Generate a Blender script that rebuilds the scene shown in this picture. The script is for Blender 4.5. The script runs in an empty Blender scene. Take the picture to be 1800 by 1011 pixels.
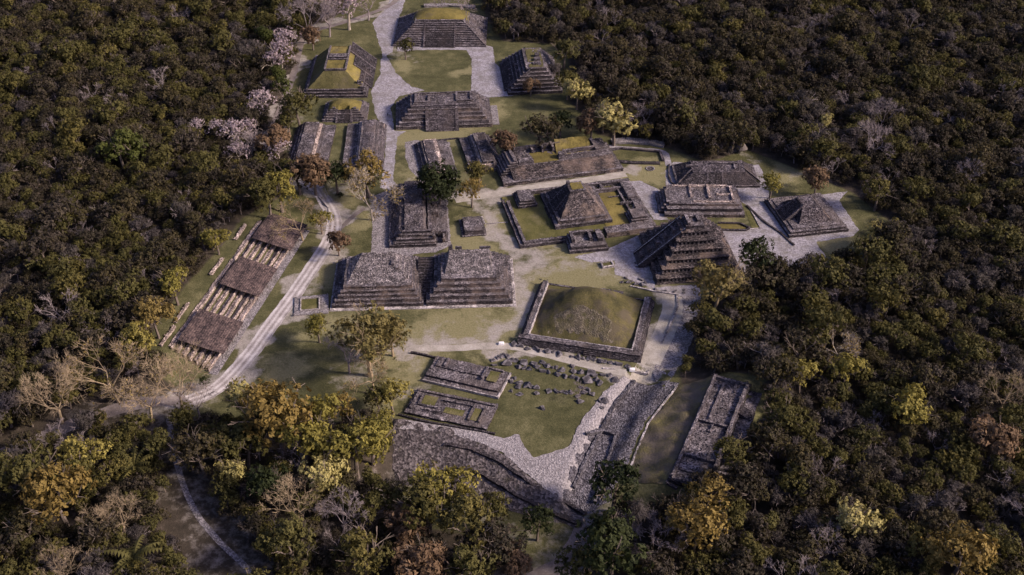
import bpy, bmesh, math, random
import numpy as np
from mathutils import Vector, Matrix, noise
from mathutils.geometry import delaunay_2d_cdt

R = math.radians
S = bpy.context.scene
COL = S.collection

# ------------------------------------------------------------------ camera
CAM_H, PITCH, FPX = 271.0, R(36.25), 2000.0
cam = bpy.data.cameras.new('camera')
cam.sensor_width = 36.0
cam.lens = FPX / 1800 * 36
cam.clip_start, cam.clip_end = 1.0, 9000.0
camo = bpy.data.objects.new('camera', cam)
camo.location = (0, 0, CAM_H)
camo.rotation_euler = (R(90) - PITCH, 0, 0)
COL.objects.link(camo)
S.camera = camo

# ------------------------------------------------------------------ light
SUN_EL, SUN_AZ = 32.0, 100.0          # azimuth: degrees from +Y (away from the camera) towards +X (right)
w = bpy.data.worlds.new('World'); S.world = w; w.use_nodes = True
wn = w.node_tree.nodes; wl = w.node_tree.links
sky = wn.new('ShaderNodeTexSky'); sky.sky_type = 'NISHITA'; sky.sun_disc = False
sky.sun_elevation = R(SUN_EL); sky.sun_rotation = R(SUN_AZ)
sky.air_density = 1.0; sky.dust_density = 3.0; sky.ozone_density = 1.5
wn['Background'].inputs[1].default_value = 0.09
tint = wn.new('ShaderNodeMix'); tint.data_type = 'RGBA'; tint.blend_type = 'MULTIPLY'; tint.inputs[0].default_value = 1.0
tint.inputs[7].default_value = (.87, .77, 1.0, 1)     # even mauve tint added over the whole sky to colour its fill light
wl.new(sky.outputs[0], tint.inputs[6]); wl.new(tint.outputs[2], wn['Background'].inputs[0])
sun = bpy.data.lights.new('sun', 'SUN'); sun.energy = 3.5; sun.angle = R(9); sun.color = (1.0, 0.84, 0.70)
suno = bpy.data.objects.new('sun', sun); COL.objects.link(suno)
sd = Vector((math.cos(R(SUN_EL)) * math.sin(R(SUN_AZ)), math.cos(R(SUN_EL)) * math.cos(R(SUN_AZ)), math.sin(R(SUN_EL))))
suno.rotation_euler = sd.to_track_quat('Z', 'Y').to_euler()
suno.location = (300, 500, 300)
S.view_settings.view_transform = 'Standard'; S.view_settings.look = 'None'
S.view_settings.gamma = 1.0; S.view_settings.use_curve_mapping = False
S.view_settings.exposure = 0.86
S.render.engine = 'CYCLES'
S.cycles.max_bounces = 4; S.cycles.diffuse_bounces = 2; S.cycles.transparent_max_bounces = 4
S.cycles.use_denoising = True

# ------------------------------------------------------------------ survey: bearings from the photograph to the ground
_c, _s = math.cos(PITCH), math.sin(PITCH)
def P(px, py, z=0.0):
    x = (px - 900) / FPX; y = (py - 505.5) / FPX
    d = (x, _c - y * _s, -_s - y * _c)
    t = (z - CAM_H) / d[2]
    return Vector((d[0] * t, d[1] * t, z))

def seg_dist(X, Y, pts, closed=False):
    """distance to a polyline and the side (+ left of travel) of the nearest segment"""
    best = np.full(np.shape(X), 1e9); side = np.zeros(np.shape(X))
    n = len(pts)
    for i in range(n if closed else n - 1):
        ax, ay = pts[i][:2]; bx, by = pts[(i + 1) % n][:2]
        dx, dy = bx - ax, by - ay; L = dx * dx + dy * dy + 1e-9
        t = np.clip(((X - ax) * dx + (Y - ay) * dy) / L, 0, 1)
        d = np.hypot(X - ax - t * dx, Y - ay - t * dy)
        m = d < best
        best = np.where(m, d, best)
        side = np.where(m, np.sign(dx * (Y - ay) - dy * (X - ax)), side)
    return best, side

def inside(X, Y, pts):
    r = np.zeros(np.shape(X), bool); n = len(pts)
    for i in range(n):
        ax, ay = pts[i][:2]; bx, by = pts[i - 1][:2]
        c = ((ay > Y) != (by > Y)) & (X < (bx - ax) * (Y - ay) / ((by - ay) or 1e-9) + ax)
        r ^= c
    return r

def sdf(X, Y, pts):
    d, _ = seg_dist(X, Y, pts, True)
    return np.where(inside(X, Y, pts), -d, d)

def sm(a, b, x):
    t = np.clip((x - a) / (b - a), 0, 1)
    return t * t * (3 - 2 * t)

BANK = [P(x, y) for x, y in ((345, 690), (395, 634), (541, 412), (560, 370))]
DROP = [P(x, y) for x, y in ((640, 740), (700, 738), (790, 752), (880, 792), (950, 848), (1010, 885), (1060, 905))]
RAV = [P(x, y) for x, y in ((1135, 665), (1085, 735), (1050, 800), (1020, 880))]
HILL = [P(x, y) for x, y in ((1215, 655), (1190, 680), (1165, 712), (1140, 745), (1120, 790), (1100, 845), (1085, 890))]
def zg(X, Y):
    X = np.asarray(X, float); Y = np.asarray(Y, float)
    z = np.zeros(X.shape)
    d, s = seg_dist(X, Y, BANK)
    lim = sm(P(300, 700).y - 25, P(300, 700).y + 5, Y) * (1 - sm(P(500, 345).y, P(500, 345).y + 25, Y))
    z = z + np.where(s > 0, 4.6 * sm(1, 24, d) * (1 - sm(45, 90, d)), 0) * lim
    d, s = seg_dist(X, Y, DROP)
    lim = sm(P(640, 800).x, P(700, 800).x, X) * (1 - sm(P(1010, 880).x, P(1060, 880).x, X))
    z = z - np.where(s < 0, 4.0 * sm(0, 22, d), 0) * lim
    d, s = seg_dist(X, Y, HILL)
    z = z + np.where(s > 0, 4.6 * sm(0, 15, d) * (1 - sm(29, 38, d)), 0) * sm(P(0, 920).y, P(0, 850).y, Y) * (1 - sm(P(0, 675).y, P(0, 645).y, Y))
    d, s = seg_dist(X, Y, RAV)
    z = z - 2.6 * (1 - sm(2.0, 8.0, d))
    return z
def zg1(x, y): return float(zg(np.array([x]), np.array([y]))[0])
def PG(px, py, up=0.0):
    z = 0.0
    for _ in range(4):
        p = P(px, py, z); z = zg1(p.x, p.y)
    return P(px, py, z + up)

# ------------------------------------------------------------------ materials
def nt(name, rough=0.9):
    m = bpy.data.materials.new(name); m.use_nodes = True
    b = m.node_tree.nodes['Principled BSDF']
    b.inputs['Roughness'].default_value = rough
    b.inputs['Specular IOR Level'].default_value = 0.15
    return m, m.node_tree.nodes, m.node_tree.links, b
def nd(ns, t, **k):
    n = ns.new(t)
    for a, v in k.items():
        if a[0] == '_': n.inputs[a[1:].replace('_', ' ')].default_value = v
        else: setattr(n, a, v)
    return n
def ramp(ns, ls, fac, stops):
    r = ns.new('ShaderNodeValToRGB'); e = r.color_ramp.elements
    while len(e) < len(stops): e.new(0.5)
    for q, (p, c) in zip(e, stops):
        q.position = p; q.color = (*c, 1) if len(c) == 3 else c
    ls.new(fac, r.inputs[0]); return r.outputs[0]
def mix(ns, ls, fac, a, b, mode='MIX'):
    m = ns.new('ShaderNodeMix'); m.data_type = 'RGBA'; m.blend_type = mode
    for s, v in ((0, fac), (6, a), (7, b)):
        if hasattr(v, 'is_linked'): ls.new(v, m.inputs[s])
        else: m.inputs[s].default_value = v if not isinstance(v, tuple) else (*v, 1)
    return m.outputs[2]
def tex(ns, ls, co, kind, scale, detail=4, out=0, **k):
    n = ns.new('ShaderNodeTex' + kind); n.inputs['Scale'].default_value = scale
    if kind == 'Noise':
        n.inputs['Detail'].default_value = detail; n.inputs['Roughness'].default_value = k.get('rough', .6)
    ls.new(co, n.inputs['Vector']); return n.outputs[out]
def math_(ns, ls, op, a, b=0.5):
    n = ns.new('ShaderNodeMath'); n.operation = op
    for i, v in enumerate((a, b)):
        if hasattr(v, 'is_linked'): ls.new(v, n.inputs[i])
        else: n.inputs[i].default_value = v
    return n.outputs[0]
def bump(ns, ls, b, h, dist, strength=1.0):
    n = ns.new('ShaderNodeBump'); n.inputs['Strength'].default_value = strength; n.inputs['Distance'].default_value = dist
    ls.new(h, n.inputs['Height']); ls.new(n.outputs[0], b.inputs['Normal'])

def stone_mat(name, dark, mid, light, stain=(.03, .026, .028), cell=1.9, stainpos=(.44, .62), bd=.2, moss=0.0, warm=None, course=True):
    m, ns, ls, b = nt(name, .95)
    co = ns.new('ShaderNodeTexCoord').outputs['Object']
    v = nd(ns, 'ShaderNodeTexVoronoi'); v.inputs['Scale'].default_value = cell
    mp = ns.new('ShaderNodeMapping'); mp.inputs['Scale'].default_value = (1.0, 1.0, 2.4); ls.new(co, mp.inputs[0]); ls.new(mp.outputs[0], v.inputs['Vector'])
    sep = ns.new('ShaderNodeSeparateColor'); ls.new(v.outputs['Color'], sep.inputs[0])
    n1 = tex(ns, ls, co, 'Noise', 1.3, 6, rough=.75)
    f = math_(ns, ls, 'ADD', math_(ns, ls, 'MULTIPLY', sep.outputs[0], .5), math_(ns, ls, 'MULTIPLY', n1, .5))
    c = ramp(ns, ls, f, [(.28, dark), (.5, mid), (.72, light)])
    mp2 = ns.new('ShaderNodeMapping'); mp2.inputs['Scale'].default_value = (.22, .22, 2.6); ls.new(co, mp2.inputs[0])
    n5 = tex(ns, ls, mp2.outputs[0], 'Noise', 1.0, 4, rough=.6)
    if course: c = mix(ns, ls, .75, c, ramp(ns, ls, n5, [(.36, (.42,) * 3), (.52, (1.0,) * 3), (.62, (1.7,) * 3)]), 'MULTIPLY')
    n2 = tex(ns, ls, co, 'Noise', .16, 7, rough=.72)
    c = mix(ns, ls, ramp(ns, ls, n2, [(stainpos[0], (.0,) * 3), (stainpos[1], (.85,) * 3)]), c, stain)
    if warm:
        n4 = tex(ns, ls, co, 'Noise', .11, 4)
        c = mix(ns, ls, ramp(ns, ls, n4, [(.5, (0,) * 3), (.68, (.6,) * 3)]), c, warm)
    if moss:
        n3 = tex(ns, ls, co, 'Noise', .3, 5)
        c = mix(ns, ls, ramp(ns, ls, n3, [(.55, (0,) * 3), (.7, (moss,) * 3)]), c, (.07, .068, .025))
    ls.new(c, b.inputs['Base Color'])
    bump(ns, ls, b, math_(ns, ls, 'ADD', v.outputs['Distance'], n1), bd)
    return m
M = {}
M['dark'] = stone_mat('weathered_dark_stone', (.010, .009, .0112), (.032, .0275, .032), (.115, .099, .107), warm=(.072, .057, .055))
M['mid'] = stone_mat('weathered_grey_stone', (.024, .021, .025), (.068, .058, .066), (.165, .143, .152), stainpos=(.48, .68), warm=(.115, .092, .088))
M['brown'] = stone_mat('brown_niche_stone', (.013, .0115, .0132), (.048, .0395, .042), (.165, .137, .134), stainpos=(.47, .66), warm=(.27, .2, .16))
M['rubble'] = stone_mat('pale_rubble', (.065, .057, .061), (.16, .139, .142), (.32, .282, .278), stainpos=(.6, .8), cell=2.2, bd=.5)
M['ledge'] = stone_mat('highlight_ledge_stone', (.04, .035, .039), (.098, .085, .092), (.205, .18, .187), stainpos=(.5, .72), warm=(.15, .122, .112))  # lighter stone for tier tops, a painted edge highlight
M['moss'] = stone_mat('mossy_stone', (.05, .044, .048), (.145, .122, .122), (.34, .29, .28), moss=.8, stainpos=(.5, .7))
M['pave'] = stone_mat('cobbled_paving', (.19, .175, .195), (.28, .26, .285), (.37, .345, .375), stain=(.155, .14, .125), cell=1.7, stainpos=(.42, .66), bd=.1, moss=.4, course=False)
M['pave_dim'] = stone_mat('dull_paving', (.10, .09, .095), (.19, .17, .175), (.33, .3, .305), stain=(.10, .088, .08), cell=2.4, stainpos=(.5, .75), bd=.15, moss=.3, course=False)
M['gravel'] = stone_mat('pale_gravel', (.17, .155, .16), (.25, .228, .233), (.34, .312, .318), stain=(.13, .112, .108), cell=2.0, stainpos=(.56, .8), bd=.2, course=False)
M['kerb'] = stone_mat('pale_kerb_stone', (.14, .125, .125), (.27, .24, .24), (.42, .38, .37), stainpos=(.6, .8), bd=.1)
M['boulder'] = stone_mat('boulder_stone', (.04, .037, .043), (.11, .10, .11), (.26, .24, .255), stainpos=(.52, .75), cell=.9, bd=.2)
M['ravine'] = stone_mat('ravine_stone', (.035, .032, .039), (.088, .081, .095), (.2, .186, .208), stainpos=(.46, .7), bd=.4, course=False)
M['earth'] = stone_mat('stony_earth', (.035, .03, .031), (.082, .07, .072), (.18, .155, .156), stain=(.034, .028, .028), cell=1.1, stainpos=(.48, .72), bd=.3, moss=.25, course=False)
M['bank'] = stone_mat('rubbly_earth', (.065, .054, .042), (.105, .089, .066), (.17, .145, .11), stain=(.09, .078, .04), cell=2.0, stainpos=(.44, .62), bd=.3, moss=.7, course=False)
M['trench'] = stone_mat('warm_wall_stone', (.12, .09, .08), (.30, .235, .21), (.55, .45, .40), stainpos=(.62, .82), stain=(.09, .075, .06), bd=.3, moss=.35)

def grass_mat(name, a, b_, c_, dry=None, sc=.09, drypos=(.5, .72)):
    m, ns, ls, b = nt(name, .95)
    co = ns.new('ShaderNodeTexCoord').outputs['Object']
    n1 = tex(ns, ls, co, 'Noise', sc, 6, rough=.65); n2 = tex(ns, ls, co, 'Noise', 1.6, 4, rough=.7)
    f = math_(ns, ls, 'ADD', math_(ns, ls, 'MULTIPLY', n1, .68), math_(ns, ls, 'MULTIPLY', n2, .32))
    c = ramp(ns, ls, f, [(.36, a), (.5, b_), (.64, c_)])
    if dry:
        n3 = tex(ns, ls, co, 'Noise', .13, 5)
        c = mix(ns, ls, ramp(ns, ls, n3, [(drypos[0], (0,) * 3), (drypos[1], (.85,) * 3)]), c, dry)
    ls.new(c, b.inputs['Base Color']); bump(ns, ls, b, n2, .35)
    return m
M['turf'] = grass_mat('mown_turf', (.05, .052, .018), (.092, .088, .03), (.145, .13, .05), dry=(.17, .145, .08))
M['mound_grass'] = grass_mat('mound_grass', (.075, .064, .022), (.145, .118, .036), (.23, .185, .06), dry=(.11, .09, .055))
M['bank_grass'] = grass_mat('bank_grass', (.05, .044, .028), (.10, .086, .044), (.19, .165, .062), dry=(.12, .098, .082), sc=.09, drypos=(.42, .6))
M['dome_grass'] = grass_mat('dome_grass', (.038, .036, .017), (.082, .072, .029), (.155, .13, .052), dry=(.085, .07, .05), sc=.11, drypos=(.46, .6))
M['dull_grass'] = grass_mat('dull_grass', (.052, .048, .02), (.088, .08, .032), (.13, .112, .05), dry=(.10, .082, .055))

def ground_mat():
    m, ns, ls, b = nt('ground', .95)
    co = ns.new('ShaderNodeTexCoord').outputs['Object']
    at = nd(ns, 'ShaderNodeAttribute', attribute_name='zone')
    sp = ns.new('ShaderNodeSeparateColor'); ls.new(at.outputs['Color'], sp.inputs[0])
    n1 = tex(ns, ls, co, 'Noise', .06, 7, rough=.62); n2 = tex(ns, ls, co, 'Noise', 1.3, 5, rough=.75); n3 = tex(ns, ls, co, 'Noise', .25, 6, rough=.7)
    f = math_(ns, ls, 'ADD', math_(ns, ls, 'MULTIPLY', n1, .42), math_(ns, ls, 'ADD', math_(ns, ls, 'MULTIPLY', n2, .3), math_(ns, ls, 'MULTIPLY', n3, .28)))
    g = ramp(ns, ls, f, [(.38, (.034, .036, .015)), (.5, (.08, .078, .034)), (.62, (.165, .15, .076))])
    pale = ramp(ns, ls, n2, [(.3, (.13, .12, .052)), (.7, (.25, .225, .125))])
    dirt = ramp(ns, ls, n2, [(.3, (.21, .185, .16)), (.7, (.38, .345, .315))])
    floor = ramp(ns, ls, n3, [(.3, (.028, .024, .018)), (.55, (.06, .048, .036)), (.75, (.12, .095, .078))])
    def msk(ch, lo, hi, amt=.9):
        s = math_(ns, ls, 'ADD', ch, math_(ns, ls, 'MULTIPLY', math_(ns, ls, 'SUBTRACT', n3, .5), amt))
        return ramp(ns, ls, s, [(lo, (0,) * 3), (hi, (1,) * 3)])
    c = mix(ns, ls, msk(sp.outputs[1], .3, .75, 1.3), g, pale)
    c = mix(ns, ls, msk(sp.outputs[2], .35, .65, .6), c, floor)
    c = mix(ns, ls, msk(sp.outputs[0], .33, .9, 1.5), c, dirt)
    ls.new(c, b.inputs['Base Color']); bump(ns, ls, b, n2, .3)
    return m
M['ground'] = ground_mat()

def dirt_mat(name, a, b_, c_, ruts=False):
    m, ns, ls, b = nt(name, .95)
    co = ns.new('ShaderNodeTexCoord').outputs['Object']
    n1 = tex(ns, ls, co, 'Noise', .2, 6, rough=.7); n2 = tex(ns, ls, co, 'Noise', 2.0, 5, rough=.7)
    f = math_(ns, ls, 'ADD', math_(ns, ls, 'MULTIPLY', n1, .6), math_(ns, ls, 'MULTIPLY', n2, .4))
    if ruts:
        at = nd(ns, 'ShaderNodeAttribute', attribute_name='across')
        k = math_(ns, ls, 'MULTIPLY', math_(ns, ls, 'SINE', math_(ns, ls, 'MULTIPLY', at.outputs['Fac'], 18.8), 0), .085)
        f = math_(ns, ls, 'ADD', f, k)
    ls.new(ramp(ns, ls, f, [(.34, a), (.5, b_), (.66, c_)]), b.inputs['Base Color']); bump(ns, ls, b, n2, .15)
    return m
M['road'] = dirt_mat('gravel_road', (.19, .165, .155), (.36, .325, .315), (.56, .52, .51), True)
M['dirt'] = dirt_mat('pale_dirt', (.19, .17, .14), (.33, .30, .26), (.47, .43, .39))
M['dirt_dim'] = dirt_mat('brown_dirt', (.10, .082, .075), (.17, .142, .132), (.27, .232, .218))

def flat_mat(name, col, rough=.8, var=.35, sc=2.0):
    m, ns, ls, b = nt(name, rough)
    co = ns.new('ShaderNodeTexCoord').outputs['Object']
    n = tex(ns, ls, co, 'Noise', sc, 5, rough=.7)
    lo = tuple(c * (1 - var) for c in col); hi = tuple(min(.9, c * (1 + var)) for c in col)
    ls.new(ramp(ns, ls, n, [(.3, lo), (.7, hi)]), b.inputs['Base Color'])
    return m
M['wood'] = flat_mat('grey_timber', (.10, .08, .07))
M['thatch'] = flat_mat('palm_thatch', (.13, .11, .10), .9)
M['bark'] = flat_mat('bark', (.15, .12, .10), .95)
M['palebark'] = flat_mat('pale_bark', (.34, .29, .24), .95)
M['twigbark'] = flat_mat('grey_twigs', (.24, .2, .2), .95)
M['goldbark'] = flat_mat('sunlit_twigs', (.28, .215, .14), .95)  # golden sunlight is put into this twig colour
M['white'] = flat_mat('white_sheet', (.72, .70, .70), .7, .12)
M['cloth'] = flat_mat('dark_clothing', (.02, .02, .025))
M['skin'] = flat_mat('skin', (.3, .19, .14), .6, .1)

def roof_mat():
    m, ns, ls, b = nt('weathered_roof_sheets', .85)
    co = ns.new('ShaderNodeTexCoord').outputs['Object']
    n1 = tex(ns, ls, co, 'Noise', .22, 6, rough=.7)
    v = nd(ns, 'ShaderNodeTexVoronoi'); v.inputs['Scale'].default_value = 1.4; ls.new(co, v.inputs['Vector'])
    sp = ns.new('ShaderNodeSeparateColor'); ls.new(v.outputs['Color'], sp.inputs[0])
    f = math_(ns, ls, 'ADD', math_(ns, ls, 'MULTIPLY', n1, .75), math_(ns, ls, 'MULTIPLY', sp.outputs[0], .25))
    ls.new(ramp(ns, ls, f, [(.36, (.035, .027, .028)), (.5, (.085, .062, .06)), (.66, (.165, .118, .105)), (.8, (.24, .2, .185))]), b.inputs['Base Color'])
    return m
M['roof'] = roof_mat()

def leaf_mat(name, stops, trans=.25):
    """colour per tree (object random) and per leaf (face attribute)"""
    m, ns, ls, b = nt(name, .75)
    b.inputs['Specular IOR Level'].default_value = .2
    oi = ns.new('ShaderNodeObjectInfo')
    at = nd(ns, 'ShaderNodeAttribute', attribute_name='leaf')
    f = math_(ns, ls, 'ADD', math_(ns, ls, 'MULTIPLY', oi.outputs['Random'], .68), math_(ns, ls, 'MULTIPLY', at.outputs['Fac'], .32))
    n = len(stops)
    c = ramp(ns, ls, f, [(.02 + .96 * i / max(1, n - 1), s) for i, s in enumerate(stops)])
    hs = ns.new('ShaderNodeHueSaturation'); ls.new(c, hs.inputs['Color'])
    ls.new(math_(ns, ls, 'ADD', math_(ns, ls, 'MULTIPLY', at.outputs['Fac'], .5), .75), hs.inputs['Value'])
    ls.new(hs.outputs[0], b.inputs['Base Color'])
    t = ns.new('ShaderNodeBsdfTranslucent'); ls.new(hs.outputs[0], t.inputs[0])
    ms = ns.new('ShaderNodeMixShader'); ms.inputs[0].default_value = trans
    ls.new(b.outputs[0], ms.inputs[1]); ls.new(t.outputs[0], ms.inputs[2])
    ls.new(ms.outputs[0], ns['Material Output'].inputs[0])
    return m
L = {}
L['forest'] = leaf_mat('forest_leaves', [(0.0197, 0.017, 0.0104), (0.0459, 0.0361, 0.025), (0.0275, 0.025, 0.0126), (0.0623, 0.0486, 0.0348), (0.0394, 0.0354, 0.0139), (0.0754, 0.059, 0.0237), (0.0302, 0.025, 0.0167), (0.0656, 0.0525, 0.0417), (0.0525, 0.0433, 0.0167)])
L['scrub'] = leaf_mat('dry_scrub', [(0.0386, 0.0319, 0.0303), (0.063, 0.0521, 0.0499), (0.0521, 0.0445, 0.0356), (0.0823, 0.0689, 0.0677)], .1)
L['olive'] = leaf_mat('olive_leaves', [(0.0483, 0.0464, 0.0163), (0.0917, 0.083, 0.0245), (0.0723, 0.0656, 0.0184), (0.1352, 0.111, 0.0307)])
L['yellow'] = leaf_mat('yellow_green_leaves', [(.13, .12, .026), (.21, .18, .04), (.26, .22, .06)])
L['pale'] = leaf_mat('pale_yellow_leaves', [(.30, .26, .09), (.38, .33, .13)])
L['gold'] = leaf_mat('golden_leaves', [(.15, .105, .03), (.21, .15, .042), (.17, .13, .045)])
L['green'] = leaf_mat('fresh_green_leaves', [(.05, .06, .014), (.08, .09, .02)])
L['deep'] = leaf_mat('deep_green_leaves', [(.022, .03, .010), (.036, .044, .013)])
L['pink'] = leaf_mat('pale_pink_blossom', [(.34, .27, .285), (.46, .375, .385)])
L['golive'] = leaf_mat('golden_olive_leaves', [(.12, .095, .035), (.17, .135, .05), (.14, .118, .04)])
L['rust'] = leaf_mat('rusty_leaves', [(.12, .075, .045), (.17, .11, .06)])

# ------------------------------------------------------------------ mesh helpers
def NV(p, f): return noise.noise_vector(p * f)
class MB:
    def __init__(s): s.v = []; s.f = []; s.a = []
    def patch(s, a, b, c, d, seg=2.0, nu=None, nv=None):
        a, b, c, d = map(Vector, (a, b, c, d))
        nu = nu or max(1, int(math.ceil(max((b - a).length, (c - d).length) / seg)))
        nv = nv or max(1, int(math.ceil(max((d - a).length, (c - b).length) / seg)))
        o = len(s.v)
        for j in range(nv + 1):
            t = j / nv; p = a.lerp(d, t); q = b.lerp(c, t)
            for i in range(nu + 1): s.v.append(p.lerp(q, i / nu))
        for j in range(nv):
            for i in range(nu):
                k = o + j * (nu + 1) + i; s.f.append((k, k + 1, k + nu + 2, k + nu + 1))
    def block(s, x0, x1, y0, y1, z0, z1, bat=0.0, seg=2.0, top=True):
        """box with walls leaning in by bat at the top: one number or (left,right,front,back)"""
        l, r, f, b = bat if isinstance(bat, tuple) else (bat,) * 4
        B = [(x0, y0, z0), (x1, y0, z0), (x1, y1, z0), (x0, y1, z0)]
        T = [(x0 + l, y0 + f, z1), (x1 - r, y0 + f, z1), (x1 - r, y1 - b, z1), (x0 + l, y1 - b, z1)]
        for i in range(4):
            j = (i + 1) % 4; s.patch(B[i], B[j], T[j], T[i], seg)
        if top: s.patch(*T, seg)
    def prism(s, pts, z0, z1):
        n = len(pts); o = len(s.v)
        s.v += [Vector((p[0], p[1], z0)) for p in pts] + [Vector((p[0], p[1], z1)) for p in pts]
        for i in range(n):
            j = (i + 1) % n; s.f.append((o + i, o + j, o + n + j, o + n + i))
        s.f.append(tuple(o + n + i for i in range(n)))
    def stairs(s, A0, A1, B0, B1, n, z0=None):
        """flight from bottom edge A0-A1 up to top edge B0-B1, with closed sides"""
        A0, A1, B0, B1 = map(Vector, (A0, A1, B0, B1))
        zb = A0.z if z0 is None else z0
        for i in range(n):
            t0, t1 = i / n, (i + 1) / n
            a, b = A0.lerp(B0, t0), A1.lerp(B1, t0); c, d = A0.lerp(B0, t1), A1.lerp(B1, t1)
            up = Vector((0, 0, c.z - a.z))
            s.patch(a, b, b + up, a + up, 3.0, nv=1); s.patch(a + up, b + up, d, c, 3.0, nv=1)
            for p, q in ((a, c), (b, d)):
                o = len(s.v)
                s.v += [Vector((p.x, p.y, zb)), Vector((q.x, q.y, zb)), q.copy(), p + up]; s.f.append((o, o + 1, o + 2, o + 3))
    def beam(s, A, B, wv, h, drop=0.0):
        """sloped bar of width vector wv and height h from A to B"""
        A, B, wv = Vector(A), Vector(B), Vector(wv); u = Vector((0, 0, h)); dn = Vector((0, 0, -drop))
        a = [A + dn, A + wv + dn, A + wv + u, A + u]; b = [B + dn, B + wv + dn, B + wv + u, B + u]
        for i in range(4):
            j = (i + 1) % 4; s.patch(a[i], b[i], b[j], a[j], 3.0, nv=1)
        s.patch(*a, 9); s.patch(*b, 9)
    def stone(s, p, r, rng):
        o = len(s.v); q = [rng.uniform(.6, 1.3) * r for _ in range(6)]; a = rng.uniform(0, 6.3); ca, sa = math.cos(a), math.sin(a)
        for k, (x, y, z) in enumerate(((1, 0, 0), (0, 1, 0), (-1, 0, 0), (0, -1, 0), (0, 0, 1), (0, 0, -1))):
            s.v.append(Vector((p[0] + (x * ca - y * sa) * q[k], p[1] + (x * sa + y * ca) * q[k], p[2] + z * q[k] * .7)))
        s.f += [(o + i, o + (i + 1) % 4, o + 4) for i in range(4)] + [(o + (i + 1) % 4, o + i, o + 5) for i in range(4)]
    def strew(s, a, b, c, d, n, r, rng):
        a, b, c, d = map(Vector, (a, b, c, d))
        for _ in range(n):
            u, v = rng.random(), rng.random()
            s.stone(a.lerp(b, u).lerp(d.lerp(c, u), v), r * rng.uniform(.5, 1.4), rng)
    def tube(s, A, B, r0, r1, n=5):
        A, B = Vector(A), Vector(B); d = (B - A).normalized()
        x = d.orthogonal().normalized(); y = d.cross(x); o = len(s.v)
        for Q, r in ((A, r0), (B, r1)):
            for i in range(n):
                t = 6.2832 * i / n; s.v.append(Q + x * (r * math.cos(t)) + y * (r * math.sin(t)))
        for i in range(n):
            j = (i + 1) % n; s.f.append((o + i, o + j, o + n + j, o + n + i))
    def mesh(s, name, mat, amp=0.0, fr=.7, fix=False):
        vs = [v + NV(v, fr) * amp + NV(v + Vector((31, 7, 3)), fr * .25) * amp for v in s.v] if amp else s.v
        me = bpy.data.meshes.new(name)
        me.from_pydata([tuple(v) for v in vs], [], s.f)
        me.materials.append(mat)
        if s.a:
            at = me.attributes.new('leaf', 'FLOAT', 'FACE'); at.data.foreach_set('value', s.a)
        if fix:
            bm = bmesh.new(); bm.from_mesh(me); bmesh.ops.recalc_face_normals(bm, faces=bm.faces); bm.to_mesh(me); bm.free()
        return me
    def build(s, name, mat, parent=None, amp=0.0, fr=.7, kind=None):
        o = bpy.data.objects.new(name, s.mesh(name, mat, amp, fr)); COL.objects.link(o)
        if parent: o.parent = parent
        if kind: o['kind'] = kind
        return o

def tag(o, label, cat, group=None):
    o['label'] = label; o['category'] = cat
    if group: o['group'] = group
    return o
def empty(name, loc, rz=0.0, label=None, cat=None, group=None):
    o = bpy.data.objects.new(name, None); COL.objects.link(o); o.empty_display_size = 1
    o.location = loc; o.rotation_euler = (0, 0, rz)
    if label: tag(o, label, cat, group)
    return o

class Fr:
    """ground rectangle: fl front-left, fr front-right, then depth, or the two back corners"""
    def __init__(s, fl, fr, back, z=0.0):
        a, b = P(*fl, z), P(*fr, z)
        s.z = z
        if isinstance(back, (int, float)):
            u = (b - a).normalized(); v = Vector((-u.y, u.x, 0)); D = back; W = (b - a).length; c = (a + b) / 2 + v * D / 2
        else:
            c3, d = P(*back[0], z), P(*back[1], z)
            u = ((b - a) + (c3 - d)).normalized(); vv = ((d - a) + (c3 - b)).normalized()
            u = (u + Vector((vv.y, -vv.x, 0))).normalized(); v = Vector((-u.y, u.x, 0))
            c = (a + b + c3 + d) / 4; W = ((b - a).length + (c3 - d).length) / 2; D = ((d - a).length + (c3 - b).length) / 2
        s.c, s.u, s.v, s.W, s.D = c, u, v, W, D; s.ang = math.atan2(u.y, u.x)
    def loc(s, px, py, z=0.0):
        p = P(px, py, z + s.z) - s.c; return p.dot(s.u), p.dot(s.v)
    def box(s, z, *pts):
        q = [s.loc(x, y, z) for x, y in pts]
        return min(p[0] for p in q), max(p[0] for p in q), min(p[1] for p in q), max(p[1] for p in q)
    def root(s, name, label, cat, group=None): return empty(name, s.c, s.ang, label, cat, group)

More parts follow.
